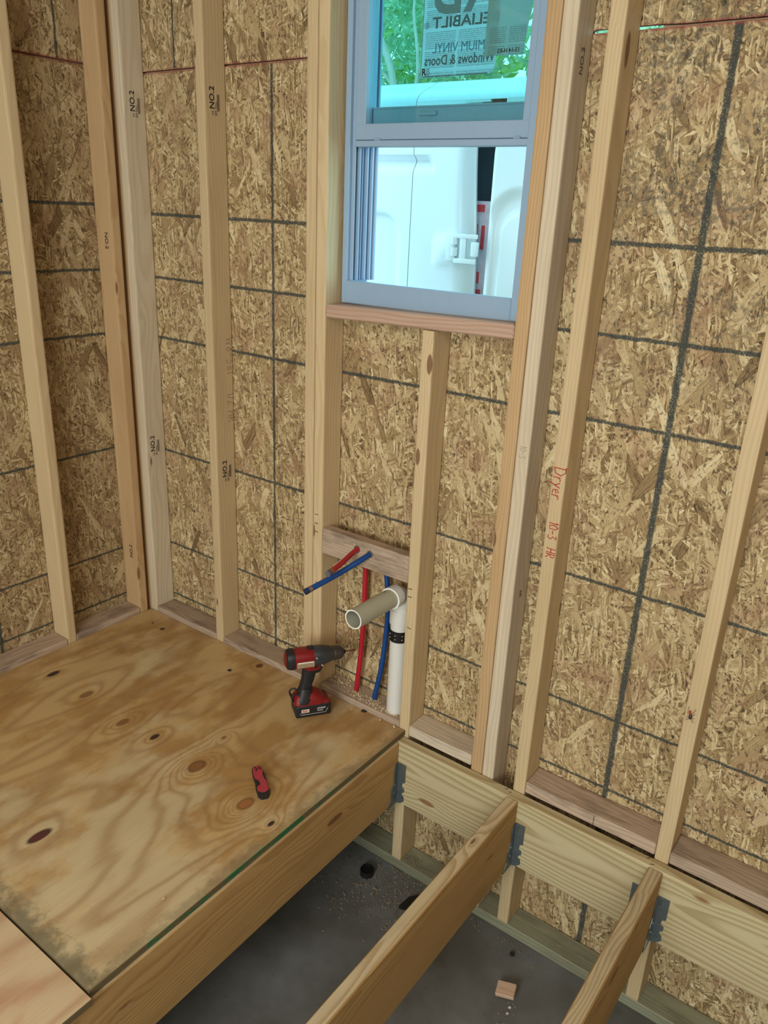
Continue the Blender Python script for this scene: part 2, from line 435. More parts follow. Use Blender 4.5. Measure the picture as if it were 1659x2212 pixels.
def paper(name, base, split, x0, x1, trans=0.35, top=3.0):
    """thin printed sheet: columns of fine print"""
    t = NT(name)
    x, y, z = t.xyz()
    row = t.m('FRACT', t.m('MULTIPLY', z, 230.0))
    rowm = t.m('LESS_THAN', row, 0.5)
    wd = t.noise(t.vec(t.m('MULTIPLY', x, 420.0), t.m('FLOOR', t.m('MULTIPLY', z, 230.0)), 0.0), 1.0, 0.0, dim='2D')
    wm = t.m('GREATER_THAN', wd, 0.40)
    para = t.m('FRACT', t.m('MULTIPLY', z, 22.0))
    pm = t.m('GREATER_THAN', para, 0.14)
    gap = t.m('GREATER_THAN', t.m('ABSOLUTE', t.m('SUBTRACT', x, split)), 0.004)
    ed = t.m('MULTIPLY', t.m('GREATER_THAN', x, x0), t.m('LESS_THAN', x, x1))
    k = t.m('MULTIPLY', t.m('MULTIPLY', rowm, wm), t.m('MULTIPLY', t.m('MULTIPLY', pm, gap), ed))
    k = t.m('MULTIPLY', k, t.m('LESS_THAN', z, top))
    c = t.mix(t.m('MULTIPLY', k, 0.48), base, (0.12, 0.16, 0.18))
    t.put(t.b.inputs['Base Color'], c)
    t.b.inputs['Roughness'].default_value = 0.6
    tl = t.n('ShaderNodeBsdfTranslucent')
    t.put(tl.inputs[0], c)
    mx = t.n('ShaderNodeMixShader')
    mx.inputs[0].default_value = trans
    t.t.links.new(t.b.outputs[0], mx.inputs[1])
    t.t.links.new(tl.outputs[0], mx.inputs[2])
    t.t.links.new(mx.outputs[0], t.t.nodes['Material Output'].inputs[0])
    return t.mat


M['paper'] = paper('printed_sheet', (0.72, 0.86, 0.90, 1), 1.232, 1.138, 1.345, 0.6)
M['paper_grey'] = paper('grey_label_sheet', (0.58, 0.68, 0.68, 1), 1.375, 1.325, 1.425, 0.5, top=1.996)


def leaf_mat(name, c1, c2):
    t = NT(name)
    x, y, z = t.xyz()
    n1 = t.noise(t.vec(x, y, z), 9.0, 2.0)
    c = t.mix(t.ss(n1, 0.35, 0.65), c1, c2)
    t.put(t.b.inputs['Base Color'], c)
    t.b.inputs['Roughness'].default_value = 0.4
    tl = t.n('ShaderNodeBsdfTranslucent')
    t.put(tl.inputs[0], c)
    mx = t.n('ShaderNodeMixShader')
    mx.inputs[0].default_value = 0.5
    t.t.links.new(t.b.outputs[0], mx.inputs[1])
    t.t.links.new(tl.outputs[0], mx.inputs[2])
    t.t.links.new(mx.outputs[0], t.t.nodes['Material Output'].inputs[0])
    return t.mat


M['leaf'] = leaf_mat('leaf_green', (0.26, 0.50, 0.27), (0.62, 0.82, 0.58))
M['leaf_b'] = leaf_mat('leaf_yellow_green', (0.30, 0.55, 0.14), (0.55, 0.74, 0.26))
M['bark'] = plain('pale_bark', (0.50, 0.44, 0.34), 0.8, var=0.25, sc=20)
M['petal'] = plain('pink_petal', (0.75, 0.2, 0.35), 0.6)


# ------------------------------------------------------------------ object helpers
def empty(name, loc=(0, 0, 0), rz=0.0, label=None, cat=None, group=None, kind=None):
    o = bpy.data.objects.new(name, None)
    o.empty_display_size = 0.05
    COL.objects.link(o)
    o.location = loc
    o.rotation_euler = (0, 0, rz)
    tag(o, label, cat, group, kind)
    return o


def tag(o, label=None, cat=None, group=None, kind=None):
    for k, v in (('label', label), ('category', cat), ('group', group), ('kind', kind)):
        if v:
            o[k] = v
    return o


def obj(name, bm, mats, parent=None, smooth=False, label=None, kind=None):
    me = bpy.data.meshes.new(name)
    bmesh.ops.recalc_face_normals(bm, faces=bm.faces[:])
    bm.to_mesh(me)
    bm.free()
    if not isinstance(mats, (list, tuple)):
        mats = [mats]
    for m in mats:
        me.materials.append(m)
    if smooth:
        for p in me.polygons:
            p.use_smooth = True
        try:
            me.set_sharp_from_angle(angle=math.radians(38))
        except Exception:
            pass
    o = bpy.data.objects.new(name, me)
    COL.objects.link(o)
    if parent:
        o.parent = parent
    tag(o, label, None, None, kind)
    return o


def box_bm(sx, sy, sz, bev=0.0, seg=1, c=(0, 0, 0), bm=None):
    own = bm is None
    nb = bmesh.new()
    bmesh.ops.create_cube(nb, size=1.0)
    for v in nb.verts:
        v.co = Vector((v.co.x * sx, v.co.y * sy, v.co.z * sz))
    if bev:
        bmesh.ops.bevel(nb, geom=nb.edges[:], offset=bev, segments=seg, affect='EDGES', profile=0.6)
    for v in nb.verts:
        v.co += Vector(c)
    if own:
        return nb
    merge(bm, nb)
    return bm


def merge(bm, nb):
    vm = {v: bm.verts.new(v.co) for v in nb.verts}
    for f in nb.faces:
        try:
            nf = bm.faces.new([vm[v] for v in f.verts])
            nf.material_index = f.material_index
        except ValueError:
            pass
    nb.free()


def box(name, lo, hi, mat, parent=None, bev=0.0, seg=1, label=None, kind=None):
    c = [(a + b) / 2 for a, b in zip(lo, hi)]
    s = [b - a for a, b in zip(lo, hi)]
    return obj(name, box_bm(*s, bev=bev, seg=seg, c=c), mat, parent, seg > 1, label, kind)


def board(name, lo, hi, axis, mat, parent=None, bev=0.0035, label=None, seg=1):
    """a sawn board: local X runs along its length so the grain follows it"""
    c = Vector([(a + b) / 2 for a, b in zip(lo, hi)])
    sx, sy, sz = [b - a for a, b in zip(lo, hi)]
    if axis == 'x':
        bm, rot = box_bm(sx, sy, sz, bev, seg), (0, 0, 0)
    elif axis == 'y':
        bm, rot = box_bm(sy, sx, sz, bev, seg), (0, 0, math.pi / 2)
    else:
        bm, rot = box_bm(sz, sy, sx, bev, seg), (0, -math.pi / 2, 0)
    o = obj(name, bm, mat, parent, False, label)
    o.location = c
    o.rotation_euler = rot
    return o


def prism(pts, y0, y1, plane='xz', bm=None):
    """extrude a closed outline; plane gives the axes of the outline"""
    bm = bm or bmesh.new()

    def P(a, b, d):
        return (a, d, b) if plane == 'xz' else ((d, a, b) if plane == 'yz' else (a, b, d))
    v0 = [bm.verts.new(P(a, b, y0)) for a, b in pts]
    v1 = [bm.verts.new(P(a, b, y1)) for a, b in pts]
    bm.faces.new(v0)
    bm.faces.new(v1[::-1])
    n = len(pts)
    for i in range(n):
        bm.faces.new((v0[i], v0[(i + 1) % n], v1[(i + 1) % n], v1[i]))
    return bm


def catmull(pts, sub=8):
    P = [Vector(p) for p in pts]
    P = [P[0] * 2 - P[1]] + P + [P[-1] * 2 - P[-2]]
    out = []
    for i in range(1, len(P) - 2):
        for k in range(sub):
            t = k / sub
            a, b, c, d = P[i - 1:i + 3]
            out.append(0.5 * ((2 * b) + (c - a) * t + (2 * a - 5 * b + 4 * c - d) * t * t + (3 * b - a - 3 * c + d) * t ** 3))
    out.append(P[-2])
    return out


def tube(path, r, n=16, caps=True, bm=None, r_end=None, inner=None):
    bm = bm or bmesh.new()
    path = [Vector(p) for p in path]
    prev = None
    rings = []
    up = None
    for i, p in enumerate(path):
        if i == 0:
            t = path[1] - p
        elif i == len(path) - 1:
            t = p - path[-2]
        else:
            t = path[i + 1] - path[i - 1]
        t.normalize()
        if up is None:
            up = t.orthogonal().normalized()
        up = (up - t * up.dot(t)).normalized()
        sd = t.cross(up)
        rr = r[i] if isinstance(r, (list, tuple)) else (r if r_end is None else r + (r_end - r) * i / (len(path) - 1))
        rings.append([bm.verts.new(p + (up * math.cos(2 * math.pi * k / n) + sd * math.sin(2 * math.pi * k / n)) * rr) for k in range(n)])
    for a, b in zip(rings, rings[1:]):
        for k in range(n):
            bm.faces.new((a[k], a[(k + 1) % n], b[(k + 1) % n], b[k]))
    if caps:
        bm.faces.new(rings[0][::-1])
        bm.faces.new(rings[-1])
    return bm


def pipe_wall(path, ro, ri, n=40, rim_mat=1):
    """hollow pipe with real wall thickness; rims get material index rim_mat"""
    bm = bmesh.new()
    path = [Vector(p) for p in path]
    up = None
    ro_r, ri_r = [], []
    for i, p in enumerate(path):
        t = (path[min(i + 1, len(path) - 1)] - path[max(i - 1, 0)]).normalized()
        if up is None:
            up = t.orthogonal().normalized()
        up = (up - t * up.dot(t)).normalized()
        sd = t.cross(up)
        ro_r.append([bm.verts.new(p + (up * math.cos(2 * math.pi * k / n) + sd * math.sin(2 * math.pi * k / n)) * ro) for k in range(n)])
        ri_r.append([bm.verts.new(p + (up * math.cos(2 * math.pi * k / n) + sd * math.sin(2 * math.pi * k / n)) * ri) for k in range(n)])
    for R in (ro_r, ri_r):
        for a, b in zip(R, R[1:]):
            for k in range(n):
                bm.faces.new((a[k], a[(k + 1) % n], b[(k + 1) % n], b[k]))
    for a, b in ((ro_r[0], ri_r[0]), (ro_r[-1], ri_r[-1])):
        for k in range(n):
            f = bm.faces.new((a[k], a[(k + 1) % n], b[(k + 1) % n], b[k]))
            f.material_index = rim_mat
    return bm


def loft(secs, n=28, bm=None, axis='x'):
    """secs: (t, cy, cz, ry, rz, power) superellipse sections along an axis"""
    bm = bm or bmesh.new()
    rings = []
    for (t, cy, cz, ry, rz, pw) in secs:
        ring = []
        for k in range(n):
            a = 2 * math.pi * k / n
            ca, sa = math.cos(a), math.sin(a)
            a1 = cy + ry * math.copysign(abs(ca) ** (2 / pw), ca)
            a2 = cz + rz * math.copysign(abs(sa) ** (2 / pw), sa)
            ring.append(bm.verts.new((t, a1, a2) if axis == 'x' else (a1, a2, t)))
        rings.append(ring)
    for a, b in zip(rings, rings[1:]):
        for k in range(n):
            bm.faces.new((a[k], a[(k + 1) % n], b[(k + 1) % n], b[k]))
    bm.faces.new(rings[0][::-1])
    bm.faces.new(rings[-1])
    return bm


def text(name, s, size, mat, parent, loc, rot, thick=0.0003, sx=1.0, align='LEFT', bold=0.0, label=None, spacing=1.0):
    cu = bpy.data.curves.new('tmp', 'FONT')
    cu.body = s
    cu.size = size
    cu.extrude = thick
    cu.offset = bold
    cu.align_x = align
    cu.space_character = spacing
    cu.resolution_u = 3
    to = bpy.data.objects.new('tmp', cu)
    COL.objects.link(to)
    bpy.context.view_layer.update()
    dg = bpy.context.evaluated_depsgraph_get()
    me = bpy.data.meshes.new_from_object(to.evaluated_get(dg))
    bpy.data.objects.remove(to)
    me.name = name
    me.materials.clear()
    me.materials.append(mat)
    o = bpy.data.objects.new(name, me)
    COL.objects.link(o)
    o.location = loc
    o.rotation_euler = rot
    o.scale = (sx, 1, 1)
    if parent:
        o.parent = parent
    tag(o, label)
    return o


GLYPH = {
    'D': ([[(0, 0), (.03, 1)], [(-.12, .95), (.3, .95), (.58, .6), (.45, .15), (0, 0)]], .75),
    'r': ([[(0, 0), (.02, .6)], [(.02, .4), (.18, .6), (.34, .55)]], .45),
    'y': ([[(0, .6), (.18, .2)], [(.38, .62), (.18, .15), (-.02, -.35)]], .5),
    'e': ([[(.02, .3), (.34, .36), (.22, .6), (.04, .45), (.08, .1), (.36, .06)]], .5),
    '1': ([[(.0, .8), (.12, 1), (.1, 0)]], .28),
    '0': ([[(.2, 1), (0, .6), (.1, .05), (.4, .1), (.44, .7), (.2, 1)]], .6),
    '-': ([[(0, .45), (.35, .5)]], .5),
    '3': ([[(.02, .9), (.36, .95), (.12, .55), (.4, .35), (.25, 0), (0, .08)]], .6),
    'H': ([[(0, 0), (.04, 1)], [(.42, 0), (.44, 1)], [(0, .5), (.44, .52)]], .62),
    'R': ([[(0, 0), (.02, 1), (.36, .85), (.3, .55), (.03, .48), (.42, 0)]], .5),
    'W': ([[(0, .9), (.12, 0), (.28, .7), (.42, 0), (.6, .9)]], .75),
    '8': ([[(.3, .9), (.05, .8), (.35, .3), (.2, 0), (0, .2), (.3, .7), (.3, .9)]], .5),
    'o': ([[(.2, .5), (.02, .3), (.15, 0), (.35, .2), (.2, .5)]], .5),
    '/': ([[(0, 0), (.3, 1)]], .4),
    '2': ([[(0, .8), (.2, 1), (.36, .75), (0, 0), (.4, .02)]], .5),
    ' ': ([], .55),
}


def handwriting(name, s, size, mat, parent, origin, adv, up, r=0.0009, label=None):
    bm = bmesh.new()
    o0, adv, up = Vector(origin), Vector(adv), Vector(up)
    cx = 0.0
    for ch in s:
        strokes, wd = GLYPH[ch]
        for st in strokes:
            path = [o0 + adv * ((cx + a) * size) + up * (b * size) for a, b in st]
            tube(path, r, 5, True, bm)
        cx += wd
    return obj(name, bm, mat, parent, False, label)


# ------------------------------------------------------------------ room shell
D, W = 0.089, 0.038
YO, TO = 0.089, 0.012          # strand board face and thickness
ZP = -0.543                    # top of the floor-level plate
ZF = -0.581                    # slab
fl = box('floor', (-0.2, -4.6, ZF - 0.1), (4.5, 0.2, ZF), M['concrete'], kind='structure', label='grey dusty concrete slab below the open joists')
box('ceiling', (-0.2, -4.6, 2.62), (4.5, 0.2, 2.72), M['ply_far'], kind='structure')
box('wall_right', (4.4, -4.6, ZF), (4.5, 0.1, 2.62), M['ply_far'], kind='structure')
wf = empty('wall_front', kind='structure')
box('wall_panel', (-0.1, -4.7, ZF), (1.4, -4.6, 2.62), M['ply_far'], wf)
box('wall_panel', (3.2, -4.7, ZF), (4.5, -4.6, 2.62), M['ply_far'], wf)
box('wall_panel', (1.4, -4.7, 2.3), (3.2, -4.6, 2.62), M['ply_far'], wf)
box('ground', (-9, 0.25, -0.85), (9, 12, -0.75), M['dirt'], kind='structure')

wb = empty('wall_back', kind='structure', label='stud wall with the window, sheathed in strand board')
wl = empty('wall_left', kind='structure', label='left stud wall sheathed in strand board')

obj('osb_panel', prism([(-.088, ZP - .04), (1.2715, ZP - .04), (1.2715, 1.318), (.93, 1.318), (.93, 1.958), (-.088, 1.958)], YO, YO + TO), M['osb_back'], wb)
obj('osb_panel', prism([(1.2745, ZP - .04), (2.492, ZP - .04), (2.492, 1.958), (1.522, 1.958), (1.522, 1.318), (1.2745, 1.318)], YO, YO + TO), M['osb_back'], wb)
obj('osb_panel', prism([(-.088, 1.9625), (.93, 1.9625), (.93, 2.25), (1.522, 2.25), (1.522, 1.9625), (1.60, 1.9625), (1.61, 1.9655), (1.70, 1.9655), (1.70, 2.62), (-.088, 2.62)], YO, YO + TO), M['osb_back'], wb)
obj('osb_panel', prism([(1.703, 1.9655), (1.76, 1.9650), (1.80, 1.9630), (2.492, 1.9630), (2.492, 2.62), (1.703, 2.62)], YO, YO + TO), M['osb_back'], wb)
obj('osb_panel', prism([(2.495, ZP - .04), (4.4, ZP - .04), (4.4, 1.958), (2.495, 1.958)], YO, YO + TO), M['osb_back'], wb)
obj('osb_panel', prism([(2.495, 1.963), (4.4, 1.963), (4.4, 2.62), (2.495, 2.62)], YO, YO + TO), M['osb_back'], wb)
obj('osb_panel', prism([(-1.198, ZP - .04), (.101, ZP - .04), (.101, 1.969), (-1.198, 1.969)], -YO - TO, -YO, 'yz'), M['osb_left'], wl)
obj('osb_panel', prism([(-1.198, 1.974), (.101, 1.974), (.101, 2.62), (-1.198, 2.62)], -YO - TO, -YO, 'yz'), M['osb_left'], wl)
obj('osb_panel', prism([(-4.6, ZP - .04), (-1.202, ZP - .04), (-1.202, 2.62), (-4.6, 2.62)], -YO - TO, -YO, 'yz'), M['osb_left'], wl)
# exterior sheathing skin beyond the boards keeps the sky out of the seams
box('wall_wrap', (-.15, YO + TO + .004, ZF), (.93, YO + TO + .008, 2.62), M['ply_far'], wb)
box('wall_wrap', (1.522, YO + TO + .004, ZF), (4.5, YO + TO + .008, 1.960), M['ply_far'], wb)
box('wall_wrap', (1.522, YO + TO + .004, 1.971), (4.5, YO + TO + .008, 2.62), M['ply_far'], wb)
box('wall_wrap', (1.522, YO + TO + .004, 1.9602), (1.60, YO + TO + .008, 1.9708), M['ply_far'], wb)
box('wall_wrap', (1.755, YO + TO + .004, 1.9602), (4.5, YO + TO + .008, 1.9708), M['ply_far'], wb)
box('wall_wrap', (.93, YO + TO + .004, ZF), (1.522, YO + TO + .008, 1.31), M['ply_far'], wb)
box('wall_wrap', (.93, YO + TO + .004, 2.25), (1.522, YO + TO + .008, 2.62), M['ply_far'], wb)
box('wall_wrap', (-YO - TO - .008, -4.6, ZF), (-YO - TO - .004, .1, 2.62), M['ply_far'], wl)

ST, SO, SW, WE = M['stud_light'], M['stud_orange'], M['stud_white'], M['weathered']


def stud(x, z0=ZP, z1=2.58, mat=ST, label=None, name='stud', y0=0.0):
    return board(name, (x, y0, z0), (x + W, D - 0.001, z1), 'z', mat, wb, 0.0055, label, 2)


stud(0.0, mat=SW, label='pale whitish corner stud stamped twice')
stud(-0.0405, mat=SO, y0=.004)
s2 = stud(0.388, mat=ST, label='stud stamped twice with faint red handwriting')
stud(0.834, mat=ST)
stud(0.8745, mat=ST, label='stud carrying the left side of the window')
stud(1.254, z1=1.277, mat=ST, label='short stud under the window')
stud(1.5275, mat=SO, label='orange-toned stud at the right side of the window')
stud(1.567, mat=SW, label='pale stud doubled beside the window')
stud(1.6735, mat=ST, label='stud with red handwriting')
stud(2.100, mat=ST, label='rightmost stud with a small insect')
stud(2.506, mat=ST)
stud(2.912, mat=ST)
board('top_plate', (-.08, 0, 2.58), (4.4, D - .001, 2.618), 'x', ST, wb)
board('header', (.9135, 0.001, 2.25), (1.5265, .038, 2.48), 'x', SO, wb)
# slab-level treated plate
board('sill_plate', (0.0, 0, ZF), (4.4, D - .001, ZP), 'x', M['treated'], wb, label='greenish treated plate on the slab')
# window sill (rough), slightly out of level
sl = board('rough_sill', (.9135, -0.001, 1.272), (1.5265, D - .001, 1.310), 'x', lumber('lumber_pinkish', (0.50, 0.34, 0.25), (0.38, 0.23, 0.15)), wb, 0.004, label='pinkish board under the window')
sl.rotation_euler = (0, -0.020, 0)
sl.location.z += 0.006
# blocking at deck level between the studs
BT, BB = 0.021, -0.0165
for (a, b, dz, m) in ((0.0385, 0.3875, 0, WE), (0.4265, 0.8335, 0, WE), (1.2925, 1.527, 0.001, M['pale_block']), (1.712, 2.0995, 0, WE), (2.1385, 2.5055, -.004, WE)):
    board('block', (a, -0.001, BB + dz), (b, D - .001, BT + dz), 'x', m, wb, 0.003)
pb = board('block', (0.913, -0.001, BB), (1.2535, D - .001, BT), 'x', WE, wb, 0.003, label='block drilled for the pipes')
# flat 2x4 behind the water stub-outs
board('pipe_block', (0.913, -0.0005, 0.519), (1.2535, W, 0.607), 'x', WE, wb, 0.003, label='weathered board holding the water pipes')

# left wall studs and blocks
for (y, mt, lb) in ((-0.383, ST, 'stud with broad wane on the left wall'), (-0.054, SO, 'orange-edged stud in the corner'), (-0.79, ST, None), (-1.2, ST, None), (-1.6, ST, None)):
    board('stud', (-D + .001, y, ZP), (0, y + W, 2.58), 'z', mt, wl, 0.0065, lb, 2)
board('top_plate', (-D + .001, -4.6, 2.58), (0, -.01, 2.618), 'y', ST, wl)
board('sill_plate', (-D + .001, -4.6, ZF), (0, -.01, ZP), 'y', M['treated'], wl)
for (a, b) in ((-.3445, -.0545), (-.7515, -.3835), (-1.1615, -.7905)):
    board('block', (-D + .001, a, BB), (0.001, b, BT), 'y', WE, wl, 0.003)

# grade stamps, handwriting and layout marks (flat print on the lumber)
def stamp(parent, p, rot, s=1.0, flip=False, mat=None):
    mat = mat or M['ink']
    text('grade_stamp', 'NO.2', 0.026 * s, mat, parent, p, rot, bold=0.0003)


UP_X = (math.pi / 2, -math.pi / 2, math.pi / 2)      # reads upward on a face that looks to +x


def rot_from(adv, up):
    a, u = Vector(adv), Vector(up)
    n = a.cross(u)
    return Matrix((a, u, n)).transposed().to_euler()


def print_on(parent, s, size, mat, p, adv, up, bold=0.0, name='grade_stamp', thick=0.0003):
    return text(name, s, size, mat, parent, p, rot_from(adv, up), bold=bold, thick=thick)


for (xf, z1, yy) in ((0.0385, 1.822, 0.036), (0.0385, 0.655, 0.030), (0.4268, 1.818, 0.030), (0.4268, 0.640, 0.036)):
    print_on(wb, 'NO.2', 0.027, M['ink'], (xf, yy + .008, z1 + .017), (0, 0, 1), (0, -1, 0), 0.0003)
    print_on(wb, 'TF', 0.012, M['ink_faint'], (xf, yy + .008, z1), (0, 0, 1), (0, -1, 0))
    print_on(wb, 'SPF MILL', 0.0105, M['ink_faint'], (xf, yy + .019, z1), (0, 0, 1), (0, -1, 0))
    bm = bmesh.new()
    for i in range(4):
        box_bm(.0003, .0012, .046, c=(xf, yy + .0205 + i * .0026, z1 + .036), bm=bm)
    obj('stamp_lines', bm, M['ink_faint'], wb, kind='stuff')
print_on(wb, 'NO.2', 0.024, M['ink_faint'], (1.6055, .050, 1.87), (0, 0, 1), (0, -1, 0), 0.0003)
print_on(wb, 'SPF', 0.016, M['ink_faint'], (1.6055, .050, 0.575), (0, 0, 1), (0, -1, 0))
print_on(wl, 'NO.2', 0.024, M['ink'], (-0.040, -0.0545, 1.46), (0, 0, -1), (1, 0, 0), 0.0002)
print_on(wl, 'NO.2', 0.024, M['ink'], (-0.024, -0.0545, 0.235), (0, 0, 1), (-1, 0, 0), 0.0002)
handwriting('handwriting', 'Dryer', 0.033, M['marker'], wb, (1.6785, -0.0003, 0.985), (0, 0, -1), (1, 0, 0), 0.0013, 'red handwritten note')
handwriting('handwriting', '10-3', 0.026, M['marker'], wb, (1.683, -0.0003, 0.838), (0, 0, -1), (1, 0, 0), 0.0013, 'red handwritten note')
handwriting('handwriting', 'HR', 0.025, M['marker'], wb, (1.684, -0.0003, 0.765), (0, 0, -1), (1, 0, 0), 0.0013, 'red handwritten note')
handwriting('handwriting', 'W8-3o1', 0.040, M['marker_faint'], wb, (0.4262, 0.058, 1.145), (0, 0, -1), (0, 1, 0), 0.0011, 'faint red handwritten note')
handwriting('handwriting', '1/2 HR', 0.036, M['marker_faint'], wb, (0.4262, 0.058, 0.955), (0, 0, -1), (0, 1, 0), 0.0011)
handwriting('handwriting', '10-3', 0.018, M['ink_faint'], wb, (1.578, -0.0003, 1.02), (0, 0, -1), (1, 0, 0), 0.0004)
for (x, z, a) in ((.889, .648, 0), (.889, .617, 0), (.889, .588, 0), (.893, .405, .5), (1.266, .505, 0), (1.266, .478, 0), (1.270, .372, .2)):
    bm = box_bm(.014, .0006, .0022)
    o = obj('pencil_mark', bm, M['ink'], wb)
    o.location = (x, -0.0003, z)
    o.rotation_euler = (0, a, 0)
for (x, z, h) in ((1.925, .002, .030), (1.655, -.575, .0)):
    if h:
        o = obj('pencil_mark', box_bm(.0016, .0006, h), M['ink'], wb)
        o.location = (x, -0.0013, z)

# ------------------------------------------------------------------ window
wn = empty('window_1', kind='structure', label='white vinyl single-hung window, lower sash raised')
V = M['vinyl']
bm = bmesh.new()
ZB, ZT = 1.312, 2.245
box_bm(.018, .10, ZT - ZB, .002, c=(.931, .110, (ZB + ZT) / 2), bm=bm)
box_bm(.044, .10, ZT - ZB, .002, c=(1.502, .110, (ZB + ZT) / 2), bm=bm)
box_bm(.545, .085, .052, .002, c=(1.21, .118, 1.338), bm=bm)
box_bm(.545, .020, .064, .003, c=(1.21, .0665, 1.3445), bm=bm)
box_bm(.545, .10, .04, .002, c=(1.21, .110, 2.228), bm=bm)
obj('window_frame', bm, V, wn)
# jamb liner ribs on the left jamb
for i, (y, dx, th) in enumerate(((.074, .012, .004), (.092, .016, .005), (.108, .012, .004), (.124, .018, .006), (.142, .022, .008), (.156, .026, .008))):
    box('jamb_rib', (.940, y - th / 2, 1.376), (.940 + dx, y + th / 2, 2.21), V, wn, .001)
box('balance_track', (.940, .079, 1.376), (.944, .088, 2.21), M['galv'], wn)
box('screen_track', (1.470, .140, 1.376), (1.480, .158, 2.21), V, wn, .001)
# raised inner sash
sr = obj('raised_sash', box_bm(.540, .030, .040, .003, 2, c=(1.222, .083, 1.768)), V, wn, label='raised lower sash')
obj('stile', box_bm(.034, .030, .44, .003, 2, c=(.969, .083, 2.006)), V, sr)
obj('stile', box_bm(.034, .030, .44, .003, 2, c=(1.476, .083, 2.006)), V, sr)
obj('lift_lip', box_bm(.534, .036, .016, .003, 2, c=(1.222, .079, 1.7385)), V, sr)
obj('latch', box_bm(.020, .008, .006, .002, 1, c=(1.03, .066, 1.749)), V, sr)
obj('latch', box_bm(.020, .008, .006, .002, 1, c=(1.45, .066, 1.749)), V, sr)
obj('glass', box_bm(.476, .004, .43, c=(1.2225, .085, 2.0)), M['glass'], sr)
# fixed outer sash
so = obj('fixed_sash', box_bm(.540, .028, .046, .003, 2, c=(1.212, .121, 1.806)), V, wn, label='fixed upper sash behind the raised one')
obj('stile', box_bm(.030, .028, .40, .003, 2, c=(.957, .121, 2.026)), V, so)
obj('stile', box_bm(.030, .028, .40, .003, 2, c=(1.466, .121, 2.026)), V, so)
obj('glass', box_bm(.480, .004, .40, c=(1.2115, .121, 2.026)), M['glass'], so)
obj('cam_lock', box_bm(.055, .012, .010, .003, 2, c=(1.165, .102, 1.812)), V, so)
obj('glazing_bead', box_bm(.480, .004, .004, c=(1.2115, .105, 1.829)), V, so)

# printed sheets stuck to the upper glass (mirror-reversed seen from inside)
pts = [(1.127, 2.20), (1.127, 1.896)] + [(1.326 + .020 * math.sin(a), 1.917 - .020 * math.cos(a)) for a in [i * math.pi / 10 for i in range(6)]] + [(1.352, 2.20)]
sk = obj('window_sticker', prism(pts, .1130, .1135), M['paper'])
tag(sk, 'pale blue printed paper sheet with mirror-reversed lettering stuck on the upper window glass', 'sticker')
pts2 = [(1.318, 2.20), (1.314, 1.936), (1.421, 1.932), (1.434, 2.04), (1.445, 2.20)]
sk2 = obj('window_sticker', prism(pts2, .1115, .1119), M['paper_grey'])
tag(sk2, 'smaller grey printed label hanging over the right edge of the lettered sheet on the glass', 'sticker')
GI = plain('dark_grey_print', (0.085, 0.13, 0.15), 0.7)
GB = plain('blue_print', (0.05, 0.22, 0.36), 0.7)
GG = plain('mid_grey_print', (0.20, 0.27, 0.30), 0.7)
TR = (math.pi / 2, 0, math.pi)      # faces outdoors, so it reads reversed from inside
YT = .1127


def back_text(s, size, mat, xr, z, bold=0.0, sxx=1.0, name='lettering', par=sk, y=YT):
    return text(name, s, size, mat, par, (xr, y, z), TR, 0.0002, sxx, 'LEFT', bold)


back_text('RELIABILT', 0.034, GI, 1.352, 2.006, 0.0006, 1.30)
back_text('PREMIUM VINYL', 0.031, GB, 1.360, 1.951, 0.0, 0.90)
back_text('Windows & Doors', 0.031, GI, 1.344, 1.924, 0.0004, 0.86)
back_text('RB', 0.19, GG, 1.345, 2.036, 0.002, 0.85)
text('lettering', 'R', 0.022, M['ink'], sk, (1.131, YT, 1.902), (math.pi / 2, 0, 0), 0.0002, 1, 'LEFT', 0.0008)
text('lettering', 'B', 0.022, GG, sk, (1.1445, YT, 1.902), (math.pi / 2, 0, 0), 0.0002, 1, 'LEFT', 0.0)
text('lettering', '®', 0.02, GI, sk, (1.147, YT, 2.006), TR, 0.0002)
bm = bmesh.new()
box_bm(.0012, .0004, .30, c=(1.1285, YT, 2.05), bm=bm)
box_bm(.198, .0004, .0016, c=(1.228, YT, 1.8985), bm=bm)
obj('border_line', bm, M['ink'], sk)
back_text('13-14 H-R3', 0.013, M['ink'], 1.412, 1.9395, 0.0003, 1.0, 'lettering', sk2, .1112)

# ------------------------------------------------------------------ floor framing
KJ = -0.024
JH = 0.236
lg = board('ledger_board', (0.0, -W, KJ - JH), (3.6, -0.0025, KJ), 'x', M['ledger'], None, 0.003)
tag(lg, 'long pale ledger board with bold grain fixed along the foot of the window wall', 'ledger')


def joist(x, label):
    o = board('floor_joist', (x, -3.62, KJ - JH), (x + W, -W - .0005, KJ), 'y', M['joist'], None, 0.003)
    o.data.materials.append(M['joist_top_lit'])
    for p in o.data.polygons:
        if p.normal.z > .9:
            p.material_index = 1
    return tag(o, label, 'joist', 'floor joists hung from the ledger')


joist(1.2465, 'amber floor joist under the long edge of the plywood deck')
joist(1.674, 'bare floor joist in the middle of the open bays, nearest the deck edge')
joist(2.100, 'bare floor joist at lower right in line with the insect stud')
eb = board('end_beam', (0.0, -3.66, KJ - JH), (3.6, -3.62, KJ), 'x', M['joist'], None)
tag(eb, 'end beam closing the far ends of the floor joists behind the viewer', 'beam')
# nail heads and shot pins are flush, a few dark ones show on the ledger top
for (x, y) in ((1.66, -.012), (1.675, -.018), (2.09, -.010), (2.105, -.026)):
    o = obj('nail_mark', box_bm(.010, .0016, .0006), M['ink'], lg)
    # ledger is centred at its own origin
    o.location = (x - 1.8, y + W / 2, JH / 2 + .0003)
    o.rotation_euler = (0, 0, random.uniform(.3, 1.2))


